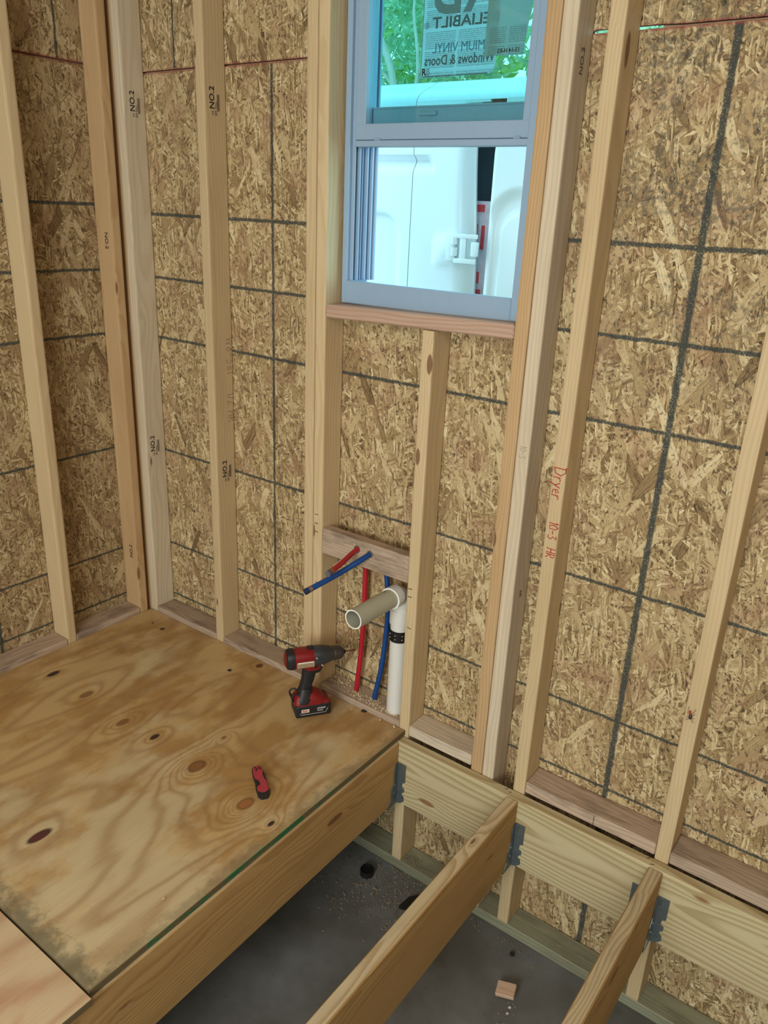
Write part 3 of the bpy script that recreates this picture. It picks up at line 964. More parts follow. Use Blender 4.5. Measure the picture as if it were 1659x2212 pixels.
def hanger(jx, label):
    """galvanised face-mount joist hanger"""
    t = empty('joist_hanger', (jx + W / 2, -W, KJ - JH), 0, label, 'bracket', 'joist hangers')
    hz = 0.160
    for s in (-1, 1):
        x0 = s * (W / 2 + .0012)
        f = [(0, -.002), (.018, .004), (.030, .018), (.028, .034), (.020, .038), (.022, .048), (.029, .052), (.029, .066), (.020, .070), (.021, .086), (.031, .092), (.031, hz), (0, hz)]
        bm = prism([(x0 + s * a, b) for a, b in f], -.0022, -.0006)
        obj('face_flange', bm, M['galv'], t)
        g = [(-.0022, -.002), (-.0022, hz), (-.016, hz), (-.022, hz - .03), (-.020, .095), (-.034, .07), (-.034, .03), (-.045, .012), (-.050, -.002)]
        bm = prism(g, x0, x0 + s * .0014, 'yz')
        obj('side_plate', bm, M['galv'], t)
        for zz in (.026, .058, .085, .120, .148):
            bm = tube([(x0 + s * .014, -.0022, zz), (x0 + s * .014, -.0045, zz)], .0035, 8)
            obj('nail', bm, M['galv'], t)
        bm = tube([(x0 + s * .007, -.003, hz - .028), (x0 + s * .010, -.005, hz - .006)], .0028, 6)
        obj('prong', bm, M['galv'], t)
        for zz in (.045, .078):
            bm = tube([(x0 + s * .001, -.016, zz), (x0 + s * .0045, -.016, zz)], .0035, 8)
            obj('nail', bm, M['galv'], t)
    obj('seat', box_bm(W + .004, .048, .0014, c=(0, -.026, -.0018)), M['galv'], t)
    return t


hanger(1.2465, 'grey steel joist hanger at the plywood deck corner')
hanger(1.674, 'grey steel joist hanger at the middle bare joist')
hanger(2.100, 'grey steel joist hanger at the lower right joist')


def sheet(name, x0, x1, y0, y1, mat, label):
    bm = box_bm(x1 - x0, y1 - y0, .0175, .0012, c=((x0 + x1) / 2, (y0 + y1) / 2, -.0120))
    bm.faces.ensure_lookup_table()
    bmesh.ops.recalc_face_normals(bm, faces=bm.faces[:])
    for f in bm.faces:
        if abs(f.normal.z) < .9:
            f.material_index = 1
    o = obj(name, bm, [mat, M['ply_edge']])
    o.location.z = 0.0029
    return tag(o, label, 'plywood', 'plywood deck sheets')


# a sheet is notched nowhere: it butts against the wall framing
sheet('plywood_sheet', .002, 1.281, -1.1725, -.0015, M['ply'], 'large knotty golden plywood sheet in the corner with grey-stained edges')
sheet('plywood_sheet', .002, 1.300, -3.55, -1.1765, M['ply_pink'], 'reddish plywood sheet beyond the stained seam at lower left')

# ------------------------------------------------------------------ plumbing
for (hx, hz) in ((1.0585, .576), (1.1095, .5735)):
    obj('dark_hole_disc', tube([(hx, -.0004, hz), (hx, -.0012, hz)], .0125, 18), M['ink_faint'], wb)  # dark raised disc standing for the shade inside the hole
    rn = random.Random(int(hx * 100))
    for k in range(7):
        a = rn.uniform(0, 6.28)
        q = Vector((hx + math.cos(a) * .0125, -.0012, hz + math.sin(a) * .0125))
        obj('splinter', tube([q, q + Vector((math.cos(a) * .004, -.003, math.sin(a) * .004)), q + Vector((math.cos(a) * .008, -.001, math.sin(a) * .007))], .0011, 4), M['shaving'], wb)
red = empty('water_pipe', (1.045, .046, BT), 0, 'red plastic water pipe rising from the drilled block and poking out through the weathered board', 'pipe')


def local(par, pts):
    return [Vector(p) - Vector(par.location) for p in pts]


rp = catmull([(1.036, .050, BT - .03), (1.037, .050, .03), (1.048, .052, .16), (1.054, .054, .321), (1.053, .056, .45), (1.053, .056, .53), (1.055, .046, .566),
              (1.058, .015, .576), (1.062, -.03, .572), (1.073, -.09, .566), (1.0855, -.165, .5615)], 8)
obj('tube', tube(local(red, rp), .0088, 16), M['pex_red'], red, True)
e, d = rp[-1], (rp[-1] - rp[-3]).normalized()
obj('end_cap', tube(local(red, [e - d * .001, e + d * .012]), .0092, 16), plain('grey_plug', (0.11, 0.11, 0.13), .5), red, True)
obj('crimp_band', tube(local(red, [e - d * .012, e - d * .003]), .0095, 16), M['copper'], red, True)
obj('tube_print', tube(local(red, [p + Vector((-.004, -.002, .0078)) for p in rp[-20:-3]]), .0012, 5), M['label_white'], red)
blue = empty('water_pipe', (1.119, .045, BT), 0, 'blue plastic water pipe rising from the drilled block and sticking out furthest to the left', 'pipe')
bp = catmull([(1.116, .045, BT - .03), (1.119, .045, .033), (1.139, .047, .150), (1.149, .050, .27), (1.151, .052, .36), (1.140, .056, .47), (1.127, .056, .53), (1.116, .046, .565),
              (1.110, .015, .574), (1.100, -.03, .562), (1.068, -.095, .530), (1.027, -.195, .4945)], 8)
obj('tube', tube(local(blue, bp), .0088, 16), M['pex_blue'], blue, True)
e, d = bp[-1], (bp[-1] - bp[-3]).normalized()
obj('end_cap', tube(local(blue, [e - d * .001, e + d * .012]), .0098, 16), plain('dark_blue_plug', (0.01, 0.03, 0.09), .5), blue, True)
obj('crimp_band', tube(local(blue, [e - d * .014, e - d * .004]), .0096, 16), M['copper'], blue, True)

px, py = 1.207, .043
dr = empty('drain_pipe', (px, py, BT), 0, 'white drain pipe with elbow, black coupling and open stub pointing into the room', 'pipe')
ro = .0300


def rel(*p):
    return [Vector(q) - Vector((px, py, BT)) for q in p]


obj('vertical_pipe', pipe_wall(rel((px, py, -.05), (px, py, .345)), ro, .026, 40), [M['pvc'], M['pvc_cut']], dr, True)
obj('coupling', pipe_wall(rel((px, py, .292), (px, py, .330)), ro + .0022, ro - .001, 40), [M['rubber'], M['rubber']], dr, True, label='black rubber coupling')
bm = bmesh.new()
for zz in (.298, .311, .325):
    merge(bm, pipe_wall(rel((px, py, zz - .0024), (px, py, zz + .0024)), ro + .0040, ro + .0015, 40, 0))
obj('clamp_band', bm, M['rubber'], dr, True)
bm = bmesh.new()
for k in range(9):
    a = k / 9 * 2 * math.pi
    for zz in (.3045, .318):
        box_bm(.0026, .0026, .0022, c=(math.cos(a) * (ro + .0032), math.sin(a) * (ro + .0032), zz - BT), bm=bm)
obj('clamp_slot', bm, M['label_white'], dr, kind='stuff')
ez = .459
arc = [(px, py, .345)] + [(px, py - .036 + .036 * math.cos(a), ez - .036 + .036 * math.sin(a)) for a in [i * math.pi / 2 / 10 for i in range(11)]] + [(px, py - .043, ez)]
obj('elbow', pipe_wall(rel(*arc), ro + .0005, .027, 40), [M['pvc'], M['pvc_cut']], dr, True)
obj('elbow_socket', pipe_wall(rel((px, py, .352), (px, py, .402)), ro + .0042, .029, 40), [M['pvc'], M['pvc_cut']], dr, True)
obj('elbow_socket', pipe_wall(rel((px, py - .030, ez), (px, py - .062, ez)), ro + .0048, .029, 40), [M['pvc'], M['pvc_cut']], dr, True)
obj('stub_pipe', pipe_wall(rel((px, py - .042, ez), (px - .001, -.200, ez + .003)), ro, .0262, 48), [M['pvc_old'], M['pvc_cut']], dr, True, label='greyish open stub')
obj('test_patch', box_bm(.008, .010, .0006, c=(-.004, -.085, ez - BT + ro + .0001)), M['ink_faint'], dr)
obj('primer_stain', box_bm(.0006, .014, .012, c=(-ro - .0042, -.005, .385 - BT)), plain('purple_primer', (.35, .12, .35), .6), dr)


# ------------------------------------------------------------------ shavings
def curls(spots, n, size, z, mat=M['shaving'], name='wood_shavings', label='', seed=1, par=None):
    rnd = random.Random(seed)
    bm = bmesh.new()
    for i in range(n):
        cx, cy, sx, sy = rnd.choice(spots)
        x, y = cx + rnd.gauss(0, sx), cy + rnd.gauss(0, sy)
        a0, r = rnd.uniform(0, 6.28), size * rnd.uniform(.4, 1)
        wd = r * rnd.uniform(.3, .8)
        ax = rnd.uniform(0, 6.28)
        segs = rnd.randint(3, 5)
        pr_ = None
        arcl = rnd.uniform(1.5, 4.0)
        for k in range(segs + 1):
            t = a0 + arcl * k / segs
            lx, lz = r * math.cos(t), r * math.sin(t)
            h = z + max(0, lz + r * .6) * rnd.uniform(.5, .7) + .0006
            p = (x + lx * math.cos(ax), y + lx * math.sin(ax), h)
            q = (p[0] - wd * math.sin(ax), p[1] + wd * math.cos(ax), h + .001)
            a, b = bm.verts.new(p), bm.verts.new(q)
            if pr_:
                bm.faces.new((pr_[0], a, b, pr_[1]))
            pr_ = (a, b)
    o = obj(name, bm, mat)
    return tag(o, label, 'shavings', None, 'stuff')


# kept within the block: clamp by small spreads
curls([(1.06, .030, .018, .012), (1.13, .028, .016, .012), (1.19, .022, .018, .010), (.97, .055, .022, .014), (1.16, .015, .03, .008)], 420, .0062, BT,
      label='curled pale wood shavings around the pipe holes on the drilled block', seed=3)
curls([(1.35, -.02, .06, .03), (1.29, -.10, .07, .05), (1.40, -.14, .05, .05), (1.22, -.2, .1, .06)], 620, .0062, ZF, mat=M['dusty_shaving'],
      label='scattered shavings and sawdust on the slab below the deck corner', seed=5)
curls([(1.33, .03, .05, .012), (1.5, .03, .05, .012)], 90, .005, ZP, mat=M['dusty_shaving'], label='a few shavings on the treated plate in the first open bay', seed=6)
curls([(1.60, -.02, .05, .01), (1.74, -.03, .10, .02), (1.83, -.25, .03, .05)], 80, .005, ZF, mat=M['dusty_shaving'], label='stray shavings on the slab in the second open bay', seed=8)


def one_curl(x, y, z, r, a, label, n=4, parent=None):
    bm = bmesh.new()
    pr_ = None
    for k in range(9):
        t = k / 8 * 4.2
        p = Vector((r * math.cos(t), 0, r * .5 * math.sin(t) + r * .5 + .0004))
        q = p + Vector((0, r * 1.2, 0))
        c, s_ = math.cos(a), math.sin(a)
        v = [bm.verts.new((u.x * c - u.y * s_ + k * r * .12, u.x * s_ + u.y * c, u.z)) for u in (p, q)]
        if pr_:
            bm.faces.new((pr_[0], v[0], v[1], pr_[1]))
        pr_ = v
    o = obj('wood_shaving', bm, M['shaving'])
    o.location = (x, y, z)
    return tag(o, label, 'shaving', 'single shavings on the deck')


one_curl(1.077, -.031, .0, .0055, .3, 'single curled shaving on the plywood just right of the drill')
one_curl(1.190, -.014, .0, .0055, 1.2, 'curled shaving on the plywood below the white drain pipe')
one_curl(1.243, -.010, .0, .0050, 2.0, 'curled shaving nearest the corner of the plywood by the short stud')
one_curl(1.214, -.922, .0, .0045, .8, 'tiny pale shaving alone near the deck edge at lower middle')
ch = obj('bark_chip', prism([(0, 0), (.012, .003), (.016, .012), (.007, .009), (.001, .014)], .0, .004, 'xy'), M['ink'])
ch.location = (1.108, -.014, .0002)
tag(ch, 'small black chip on the plywood near the red pipe', 'chip')
ch = obj('bark_chip', prism([(0, 0), (.013, .002), (.012, .010), (.002, .011)], .0, .003, 'xy'), M['ink'])
ch.location = (.585, -.128, .0002)
tag(ch, 'small black square chip on the plywood left of the drill', 'chip')

# scrap, plug and bits on the slab
sc = board('wood_scrap', (-.028, -.022, .008), (.028, .022, .022), 'x', M['scrap'], None, .002)
sc.location = (1.812, -.190, ZF + .020)
sc.rotation_euler = (.10, -.16, .25)
tag(sc, 'small pinkish square wood offcut lying on the slab between two bare joists', 'wood scrap')
pl = obj('floor_pipe_stub', pipe_wall([(0, 0, 0), (0, 0, .022)], .024, .020, 28, 0), M['rubber'])
merge_bm = None
pl.location = (1.214, -.086, ZF)
tag(pl, 'round black pipe end flush with the slab beneath the deck edge', 'pipe')
obj('pipe_plug', tube([(0, 0, .0), (0, 0, .015)], .0205, 28), M['rubber'], pl, True)
bk = obj('black_plate', prism([(0, 0), (.05, .01), (.075, .07), (.03, .085), (.005, .05)], 0, .012, 'xy'), M['rubber'])
bk.location = (1.385, -.135, ZF)
tag(bk, 'black flat object on the slab half hidden by the middle joist', 'debris')
cl = obj('dark_clod', prism([(0, 0), (.010, -.002), (.015, .006), (.008, .013), (.0, .009)], 0, .008, 'xy'), M['ink'])
cl.location = (1.757, -.062, ZF)
tag(cl, 'tiny black lump on the slab near the treated plate', 'debris')
for i, (x, y) in enumerate(((1.838, -.222), (1.845, -.245), (1.852, -.285))):
    o = obj('foil_scrap', prism([(0, 0), (.008, .001), (.006, .007), (.001, .005)], 0, .003, 'xy'), M['label_white'])
    o.location = (x, y, ZF)
    o.rotation_euler = (.2, .1, i)
    tag(o, ('shiny scrap nearest the pinkish offcut', 'second shiny scrap below the pinkish offcut', 'third shiny scrap furthest from the wall below the pinkish offcut')[i], 'debris', 'shiny scraps on the slab')

# ------------------------------------------------------------------ cordless drill
ang = math.atan2(.82, .57)
dl = empty('cordless_drill', (.972, -.116, .0), ang, 'red and black cordless drill standing on its battery on the plywood by the pipes', 'drill')
TR_, TB, TG = M['tool_red'], M['tool_black'], M['tool_grey']
bm = box_bm(.118, .078, .046, .007, 3, c=(.002, 0, .0235))
obj('battery', bm, TB, dl, True, 'black battery pack')
bt = dl.children[0]
obj('battery_latch', box_bm(.020, .058, .014, .004, 2, c=(.046, -.008, .047)), TR_, bt, True, 'red latch')
# outlined badge and lettering on the near side of the battery (local -y)
BY = -.0391


def side_text(s, size, mat, x, z, bold=0.0, par=bt, y=BY, rz=0.0, ry=0.0):
    return text('lettering', s, size, mat, par, (x, y, z), (math.pi / 2, ry, 0), .0002, 1, 'LEFT', bold)


obj('badge', box_bm(.026, .0006, .0125, c=(-.026, BY, .0265)), M['label_white'], bt)
side_text('RED', .0105, M['label_red'], -.036, .0228, .0003, y=BY - .0005)
side_text('LITHIUM', .0072, M['label_white'], .014, .0290, .0002)
side_text('XC5.0', .0075, M['label_white'], .014, .0205, .0001)
bm = bmesh.new()
tube([(-.044, BY, .020), (-.040, BY, .013), (.043, BY, .013), (.050, BY, .028)], .0006, 5, True, bm)
obj('outline', bm, M['label_white'], bt)
# foot: red shell above the battery
bm = bmesh.new()
secs = [(.045, -.006, 0, .054, .038, 5), (.058, -.008, 0, .052, .037, 4), (.070, -.012, 0, .044, .032, 3), (.080, -.014, 0, .030, .024, 2.6)]
obj('foot', loft(secs, 36, axis='z'), TR_, dl, True, 'red foot')
obj('foot_collar', loft([(.050, -.026, 0, .032, .0385, 3), (.062, -.024, 0, .031, .0375, 3), (.080, -.020, 0, .025, .027, 2.6), (.096, -.017, 0, .021, .021, 2.4)], 30, axis='z'), TB, dl, True)
bm = bmesh.new()
tube([(-.052, .020, .052), (-.064, .020, .058), (-.066, .020, .074), (-.058, .020, .081), (-.044, .018, .080)], .0035, 8, True, bm)
tube([(-.052, -.016, .052), (-.064, -.016, .058), (-.066, -.016, .074), (-.058, -.016, .081), (-.044, -.014, .080)], .0035, 8, True, bm)
tube([(-.065, -.016, .066), (-.065, .020, .066)], .0035, 8, True, bm)
obj('belt_loop', bm, TB, dl, True)
obj('grip', loft([(.078, -.020, 0, .0235, .0195, 2.5), (.100, -.017, 0, .0205, .0180, 2.4), (.125, -.010, 0, .0215, .0185, 2.4), (.160, -.004, 0, .0240, .0190, 2.5), (.180, -.003, 0, .0260, .0195, 2.6)], 28, axis='z'), TB, dl, True, 'black rubber grip')
bz = .207
hs = obj('motor_housing', loft([(-.066, 0, bz, .030, .0310, 2.6), (-.040, 0, bz, .0325, .0325, 2.7), (-.010, 0, bz, .0325, .0325, 2.7), (.010, 0, bz, .030, .031, 2.6)], 36), TR_, dl, True, 'red motor housing')
obj('rear_cap', loft([(-.084, 0, bz, .020, .023, 2.4), (-.080, 0, bz, .029, .031, 2.5), (-.070, 0, bz, .0325, .0335, 2.6), (-.058, 0, bz, .0332, .0337, 2.6)], 36), TB, hs, True, 'black rear cap')
obj('rear_plate', loft([(-.0865, 0, bz, .016, .020, 2.3), (-.0825, 0, bz, .0225, .0265, 2.3)], 28), TR_, hs, True)
obj('handle_shell', loft([(.165, .004, 0, .028, .0205, 2.8), (.176, .004, 0, .034, .023, 3), (.190, -.006, 0, .046, .024, 3)], 30, axis='z'), TR_, hs, True)
obj('name_plate', box_bm(.058, .0012, .020, .0004, c=(-.024, -.0332, .198)), M['label_tan'], hs)
obj('name_plate_stripe', box_bm(.052, .0014, .005, .0004, c=(-.024, -.0335, .2065)), M['label_white'], hs)
obj('switch', box_bm(.008, .054, .007, .002, 2, c=(.010, 0, .179)), TB, hs, True)
obj('trigger', prism([(.020, .146), (.030, .149), (.037, .161), (.036, .176), (.016, .178), (.016, .147)], -.008, .008), TB, dl, False, 'black trigger')
gc = obj('gear_case', loft([(.004, 0, bz, .0305, .032, 2.4), (.016, 0, bz + .001, .0325, .0335, 2.3), (.036, 0, bz + .001, .0325, .0330, 2.2), (.046, 0, bz + .001, .0300, .0305, 2.1), (.062, 0, bz + .002, .0265, .0275, 2)], 36), TG, dl, True, 'dark grey gear case')
obj('mode_switch', box_bm(.022, .018, .008, .003, 2, c=(-.002, 0, bz + .034)), TB, gc, True)
bm = bmesh.new()
for k in range(14):
    a = k / 14 * 2 * math.pi
    box_bm(.016, .004, .003, .001, c=(.027, math.cos(a) * .033, bz + math.sin(a) * .0330), bm=bm)
obj('collar_ribs', bm, TG, gc, kind='stuff')
for (x, dz) in ((.012, .010), (.030, -.018)):
    obj('screw', tube([(x, -.031, bz + dz), (x, -.0338, bz + dz)], .0022, 8), M['label_white'], gc)
ck = obj('chuck', loft([(.058, 0, bz + .002, .0245, .0245, 2), (.074, 0, bz + .002, .0245, .0245, 2), (.076, 0, bz + .002, .0230, .0230, 2), (.078, 0, bz + .002, .0245, .0245, 2), (.096, 0, bz + .002, .0230, .0230, 2), (.105, 0, bz + .002, .0185, .0185, 2), (.110, 0, bz + .002, .0120, .0120, 2)], 32), M['chuck'], dl, True, 'worn metal chuck')
obj('chuck_jaws', loft([(.109, 0, bz + .002, .010, .010, 2), (.117, 0, bz + .002, .0055, .0055, 2)], 16), TB, ck, True)
obj('driver_bit', tube([(.114, 0, bz + .002), (.140, 0, bz + .002), (.1405, 0, bz + .002), (.148, 0, bz + .002), (.152, 0, bz + .002)], [.0026, .0026, .0040, .0040, .0026], 10), M['bit'], ck, True, 'thin reddish driver bit')

# ------------------------------------------------------------------ folding utility knife
kn = empty('utility_knife', (1.103, -.482, 0), math.atan2(-.070, .105), 'pinkish red folding utility knife with black edges lying on the plywood', 'knife')
prof = [(-.062, -.013), (-.060, .013), (-.040, .0165), (-.010, .0155), (.015, .0175), (.045, .0185), (.060, .012), (.064, 0), (.062, -.012), (.050, -.0175), (.020, -.0175), (-.005, -.0145), (-.035, -.0155)]
obj('liner', prism(prof, .0, .013, 'xy'), TB, kn, False, 'black liner')
obj('handle_scale', prism([(a * .95, b * .90) for a, b in prof], .0125, .0185, 'xy'), M['knife_red'], kn)
obj('handle_scale', prism([(a * .93 - .002, b * .78) for a, b in prof], .018, .0200, 'xy'), M['knife_red'], kn)
obj('thumb_notch', prism([(-.004, -.0165), (.006, -.006), (.022, -.004), (.030, -.0165)], .010, .0207, 'xy'), TB, kn)
obj('thumb_notch', prism([(-.030, .016), (-.022, .010), (.000, .011), (.006, .0165)], .010, .0203, 'xy'), TB, kn)
for (x, y) in ((-.052, .006), (-.052, -.006), (-.044, .008), (-.040, -.004), (-.046, 0)):
    obj('rivet', box_bm(.006, .004, .0022, .0006, c=(x, y, .0205)), TB, kn)
obj('end_band', prism([(.052, -.016), (.0655, -.008), (.0655, .008), (.054, .016), (.050, .015), (.056, 0), (.049, -.0165)], .001, .0195, 'xy'), TB, kn)

# ------------------------------------------------------------------ insect on the right stud
ins = empty('insect', (2.116, -.0005, .441), 0, 'small dark spidery insect with a red spot on the rightmost stud', 'insect')
bm = bmesh.new()
bmesh.ops.create_icosphere(bm, subdivisions=2, radius=1)
for v in bm.verts:
    v.co = Vector((v.co.x * .0042, v.co.y * .0035 - .004, v.co.z * .0085 - .004))
obj('abdomen', bm, M['bug'], ins, True)
bm = bmesh.new()
bmesh.ops.create_icosphere(bm, subdivisions=2, radius=1)
for v in bm.verts:
    v.co = Vector((v.co.x * .0028 - .003, v.co.y * .0025 - .004, v.co.z * .0045 + .008))
obj('thorax', bm, M['bug_red'], ins, True, 'red spot')
for s in (-1, 1):
    for k, (dz, e) in enumerate(((.006, .020), (.000, .006), (-.006, -.008), (-.010, -.020))):
        obj('leg', tube([(s * .002, -.004, dz), (s * .008, -.008, (dz + e) / 2 + .002), (s * .009, -.0008, e)], .0005, 5), M['bug'], ins)

# ------------------------------------------------------------------ outdoors: white van
van = empty('van', (.3, 1.3, -.75), 0, 'white van parked close outside the window with an open rear door and exposed hinge', 'van')
VO = Vector((.3, 1.3, -.75))


def sstep(a, b, v):
    t = min(1, max(0, (v - a) / (b - a)))
    return t * t * (3 - 2 * t)


def rrect(x, z, x0, x1, z0, z1, r):
    cx, cz = (x0 + x1) / 2, (z0 + z1) / 2
    dx, dz = abs(x - cx) - (x1 - x0) / 2 + r, abs(z - cz) - (z1 - z0) / 2 + r
    return math.hypot(max(dx, 0), max(dz, 0)) + min(max(dx, dz), 0) - r


def skin(name, xs, zs, fn, par, mat, th=.012, xf=None):
    bm = bmesh.new()
    V2 = []
    for z in zs:
        V2.append([bm.verts.new(Vector(((xf(x, z) if xf else x), fn(x, z), z)) - VO) for x in xs])
    for i in range(len(zs) - 1):
        for j in range(len(xs) - 1):
            bm.faces.new((V2[i][j], V2[i][j + 1], V2[i + 1][j + 1], V2[i + 1][j]))
    nz, nx = len(zs), len(xs)
    B = [[bm.verts.new(v.co + Vector((0, th, 0))) for v in row] for row in V2]
    for i in range(nz - 1):
        for j in range(nx - 1):
            bm.faces.new((B[i][j], B[i + 1][j], B[i + 1][j + 1], B[i][j + 1]))
    rim = [(i, 0) for i in range(nz)] + [(nz - 1, j) for j in range(1, nx)] + [(i, nx - 1) for i in range(nz - 2, -1, -1)] + [(0, j) for j in range(nx - 2, 0, -1)]
    for a, b in zip(rim, rim[1:] + rim[:1]):
        bm.faces.new((V2[a[0]][a[1]], V2[b[0]][b[1]], B[b[0]][b[1]], B[a[0]][a[1]]))
    return obj(name, bm, mat, par, True)


def lin(a, b, n):
    return [a + (b - a) * i / (n - 1) for i in range(n)]


ZR = 2.10


def body_y(x, z):
    y = 1.30
    y += .16 * sstep(ZR - .12, ZR + .012, z) ** 2
    y += .030 * (1 - sstep(-.014, .014, rrect(x, z, -1.2, .405, 1.66, 1.790, .05))) * sstep(1.72, 1.79, z)
    y += .024 * (1 - sstep(-.014, .014, rrect(x, z, -1.2, .232, .60, 1.552, .10)))
    y += .05 * sstep(.515, .58, x) ** 2 * (1 - sstep(1.96, 2.0, z))
    y -= .030 * max(0, 1 - ((x - .50) / .075) ** 2) * max(0, 1 - ((z - 1.415) / .075) ** 2) if abs(x - .5) < .075 and abs(z - 1.415) < .075 else 0
    return y


zb = lin(-.35, 1.15, 8) + lin(1.165, 1.96, 66)
zt = lin(1.965, ZR, 14)
skin('side_panel', lin(-1.6, -.10, 8) + lin(-.08, .2965, 32), zb + zt, body_y, van, M['van_white'])
skin('rear_corner_panel', lin(.3005, .580, 40), zb, body_y, van, M['van_white'], xf=lambda x, z: x + .045 * sstep(.48, .58, x) * sstep(1.95, 1.2, z))
skin('roof_rail', lin(.3005, 1.30, 46), lin(2.005, ZR, 12), body_y, van, M['van_white'])
skin('corner_upper', lin(.3005, .660, 30), lin(1.9605, 2.0045, 6), body_y, van, M['van_white'])
obj('roof', box_bm(3.2, 1.6, .02, .008, 2, c=(-.35, .98, ZR + .75 - .004)), M['van_white'], van)
box_ = obj('dark_interior', box_bm(.9, .03, 2.6, c=(.60, .20, 1.5)), M['van_dark'], van)
obj('seam_shadow', box_bm(.010, .004, 2.4, c=(-.0015, .036, 1.4)), M['black_line'], van)  # dark strip behind the panel gap, standing for its shade
skin('seam_backing', [.288, .312], zb + zt, lambda x, z: body_y(x, z) + .016, van, M['black_line'], .004)
obj('fuel_flap_seam', box_bm(.60, .002, .0035, c=(-.30, .0115, 2.478)), M['black_line'], van)


def door_y(x, z):
    y = 1.262
    y += .034 * (1 - sstep(-.020, .020, rrect(x, z, .722, 1.7, .5, 1.660, .13)))
    y -= .018 * (1 - sstep(-.009, .008, rrect(x, z, .765, 1.7, .5, 1.590, .10)))
    y += .03 * sstep(.735, .704, x) ** 2
    return y


dv = skin('rear_door', lin(.704, .80, 30) + lin(.804, 1.25, 40), lin(-.35, 1.1, 6) + lin(1.115, 2.002, 77), door_y, van, M['van_white'],
          xf=lambda x, z: x + (.035 * sstep(1.80, 1.99, z) * sstep(.80, .704, x)))
tl = obj('tail_light', box_bm(.110, .03, .42, .008, 2, c=(.288, .130, 2.165)), plain('clear_lamp', (.62, .55, .62), .2, .6, var=.25, sc=40), van, True, 'red and clear tail light')
LR = plain('red_lens', (.55, .04, .05), .2, .6, var=.3, sc=60)
for (z, h, x, ww) in ((2.345, .030, .280, .060), (2.225, .11, .268, .030), (2.225, .10, .310, .016), (2.055, .050, .290, .034), (1.99, .03, .300, .040)):
    obj('lens', box_bm(ww, .01, h, .004, 2, c=(x, .112, z)), LR, tl, True)
hg = obj('door_hinge', box_bm(.112, .012, .018, .003, 2, c=(.330, -.062, 2.231)), M['hinge_steel'], van, True, 'exposed door hinge')
obj('hinge_arm', box_bm(.108, .012, .020, .003, 2, c=(.330, -.062, 2.131)), M['hinge_steel'], hg, True)
obj('hinge_web', box_bm(.030, .012, .10, .003, 2, c=(.318, -.060, 2.181)), M['hinge_steel'], hg, True)
obj('hinge_knuckle', tube([(.275, -.060, 2.196), (.275, -.060, 2.226)], .015, 14), M['hinge_steel'], hg, True)
obj('hinge_knuckle', tube([(.277, -.060, 2.150), (.277, -.060, 2.184)], .015, 14), M['hinge_steel'], hg, True)
obj('hinge_pin', box_bm(.030, .02, .058, .004, 2, c=(.372, -.055, 2.181)), M['hinge_steel'], hg, True)
obj('hinge_mount', box_bm(.050, .05, .11, .006, 2, c=(.252, -.030, 2.181)), M['van_white'], hg, True)
obj('wheel', tube([(-1.0, .05, .34), (-1.0, .26, .34)], .34, 32), M['rubber'], van, True)
obj('underbody', box_bm(3.0, 1.5, .40, c=(-.35, .95, .35)), M['van_dark'], van)
obj('door_gap_window', box_bm(.11, .012, .045, .01, 2, c=(.375, .006, 2.722)), M['van_dark'], van, True)


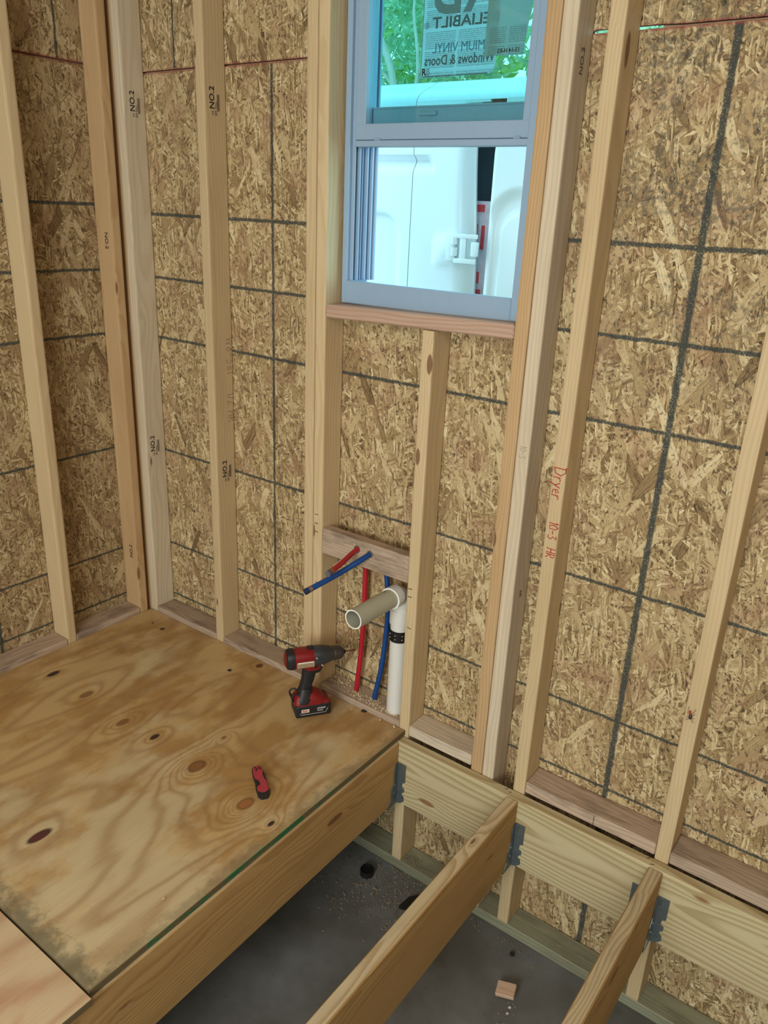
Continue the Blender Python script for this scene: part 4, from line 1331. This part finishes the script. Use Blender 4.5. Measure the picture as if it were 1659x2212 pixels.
# ------------------------------------------------------------------ outdoors: shrubs and trees
def shrub(name, cx, cy, cz, rx, ry, rz, n, ls, mat, label, seed, stems, flowers=0):
    rnd = random.Random(seed)
    base = Vector((cx, cy, -.75))
    t = empty(name, base, 0, label, 'tree' if 'tree' in name else 'bush', 'greenery behind the van')
    bm = bmesh.new()
    for i in range(n):
        while 1:
            p = Vector((rnd.uniform(-1, 1), rnd.uniform(-1, 1), rnd.uniform(-1, 1)))
            if .25 < p.length < 1:
                break
        if noise.noise(Vector((p.x * rx, p.y * ry, p.z * rz)) * 2.2 + Vector((seed, 0, 0))) < -.30:
            continue
        c = Vector((p.x * rx, p.y * ry, p.z * rz + cz + .75))
        d = Vector((rnd.uniform(-1, 1), rnd.uniform(-1, .3), rnd.uniform(-1, .6))).normalized()
        s_ = d.cross(Vector((rnd.uniform(-1, 1), rnd.uniform(-1, 1), 1))).normalized()
        L = ls * rnd.uniform(.6, 1.3)
        wd = L * .24
        nr = d.cross(s_) * L * .10
        vs = [c, c + d * L * .35 + s_ * wd + nr, c + d * L * .7 + s_ * wd * .7 + nr, c + d * L, c + d * L * .7 - s_ * wd * .7 + nr, c + d * L * .35 - s_ * wd + nr]
        v = [bm.verts.new(q) for q in vs]
        bm.faces.new((v[0], v[1], v[2], v[3]))
        bm.faces.new((v[0], v[3], v[4], v[5]))
    obj('foliage', bm, mat, t, kind='stuff')
    for (pts, r0, r1) in stems:
        pp = catmull([Vector(p) - base for p in pts], 5)
        obj('stem', tube(pp, r0, 8, True, None, r1), M['bark'], t, True)
    for i in range(flowers):
        q = Vector((rnd.uniform(-.5, .5) * rx, -ry * .7, rnd.uniform(-.6, .1) * rz + cz + .75))
        b = bmesh.new()
        bmesh.ops.create_icosphere(b, subdivisions=1, radius=.022)
        for v in b.verts:
            v.co += q
        obj('flower', b, M['petal'], t)
    return t


shrub('bush', -1.55, 3.7, 2.7, .95, .6, 1.3, 8000, .080, M['leaf'], 'leafy green bush behind the van at the left of the upper glass', 2,
      [([(-1.25, 3.3, .3), (-1.10, 3.2, 1.6), (-1.17, 3.15, 2.35), (-1.34, 3.12, 2.75), (-1.55, 3.1, 3.1)], .035, .014),
       ([(-1.17, 3.15, 2.35), (-1.40, 3.1, 2.6), (-1.62, 3.1, 2.75)], .012, .006), ([(-1.05, 3.15, 1.9), (-.95, 3.1, 2.45), (-1.0, 3.1, 2.85), (-.8, 3.1, 3.05)], .014, .006)], 3)
shrub('bush', .42, 3.9, 2.9, .98, .6, 1.4, 8000, .088, M['leaf'], 'green bush showing on both sides of the stuck-on sheets', 5,
      [([(.02, 3.6, .2), (.03, 3.5, 1.6), (.08, 3.45, 2.3), (.00, 3.4, 3.0)], .05, .03), ([(.20, 3.6, .2), (.18, 3.5, 1.8), (.22, 3.45, 2.4), (.30, 3.4, 3.1)], .045, .025),
       ([(.10, 3.6, .2), (-.08, 3.5, 2.0), (-.12, 3.45, 2.5), (-.25, 3.4, 3.0)], .03, .015)])
shrub('tree', -3.0, 5.4, 3.2, 1.75, .8, 2.0, 9000, .14, M['leaf_b'], 'yellow-green tree furthest behind at the left', 9, [([(-2.6, 5.4, -.7), (-2.5, 5.3, 2.0), (-2.3, 5.3, 3.4)], .10, .05)])
shrub('tree', .72, 5.8, 3.4, 1.9, .8, 2.2, 9000, .14, M['leaf'], 'green tree furthest behind at the right', 12, [([(.6, 5.8, -.7), (.5, 5.7, 2.0), (.7, 5.7, 3.4)], .10, .05)])
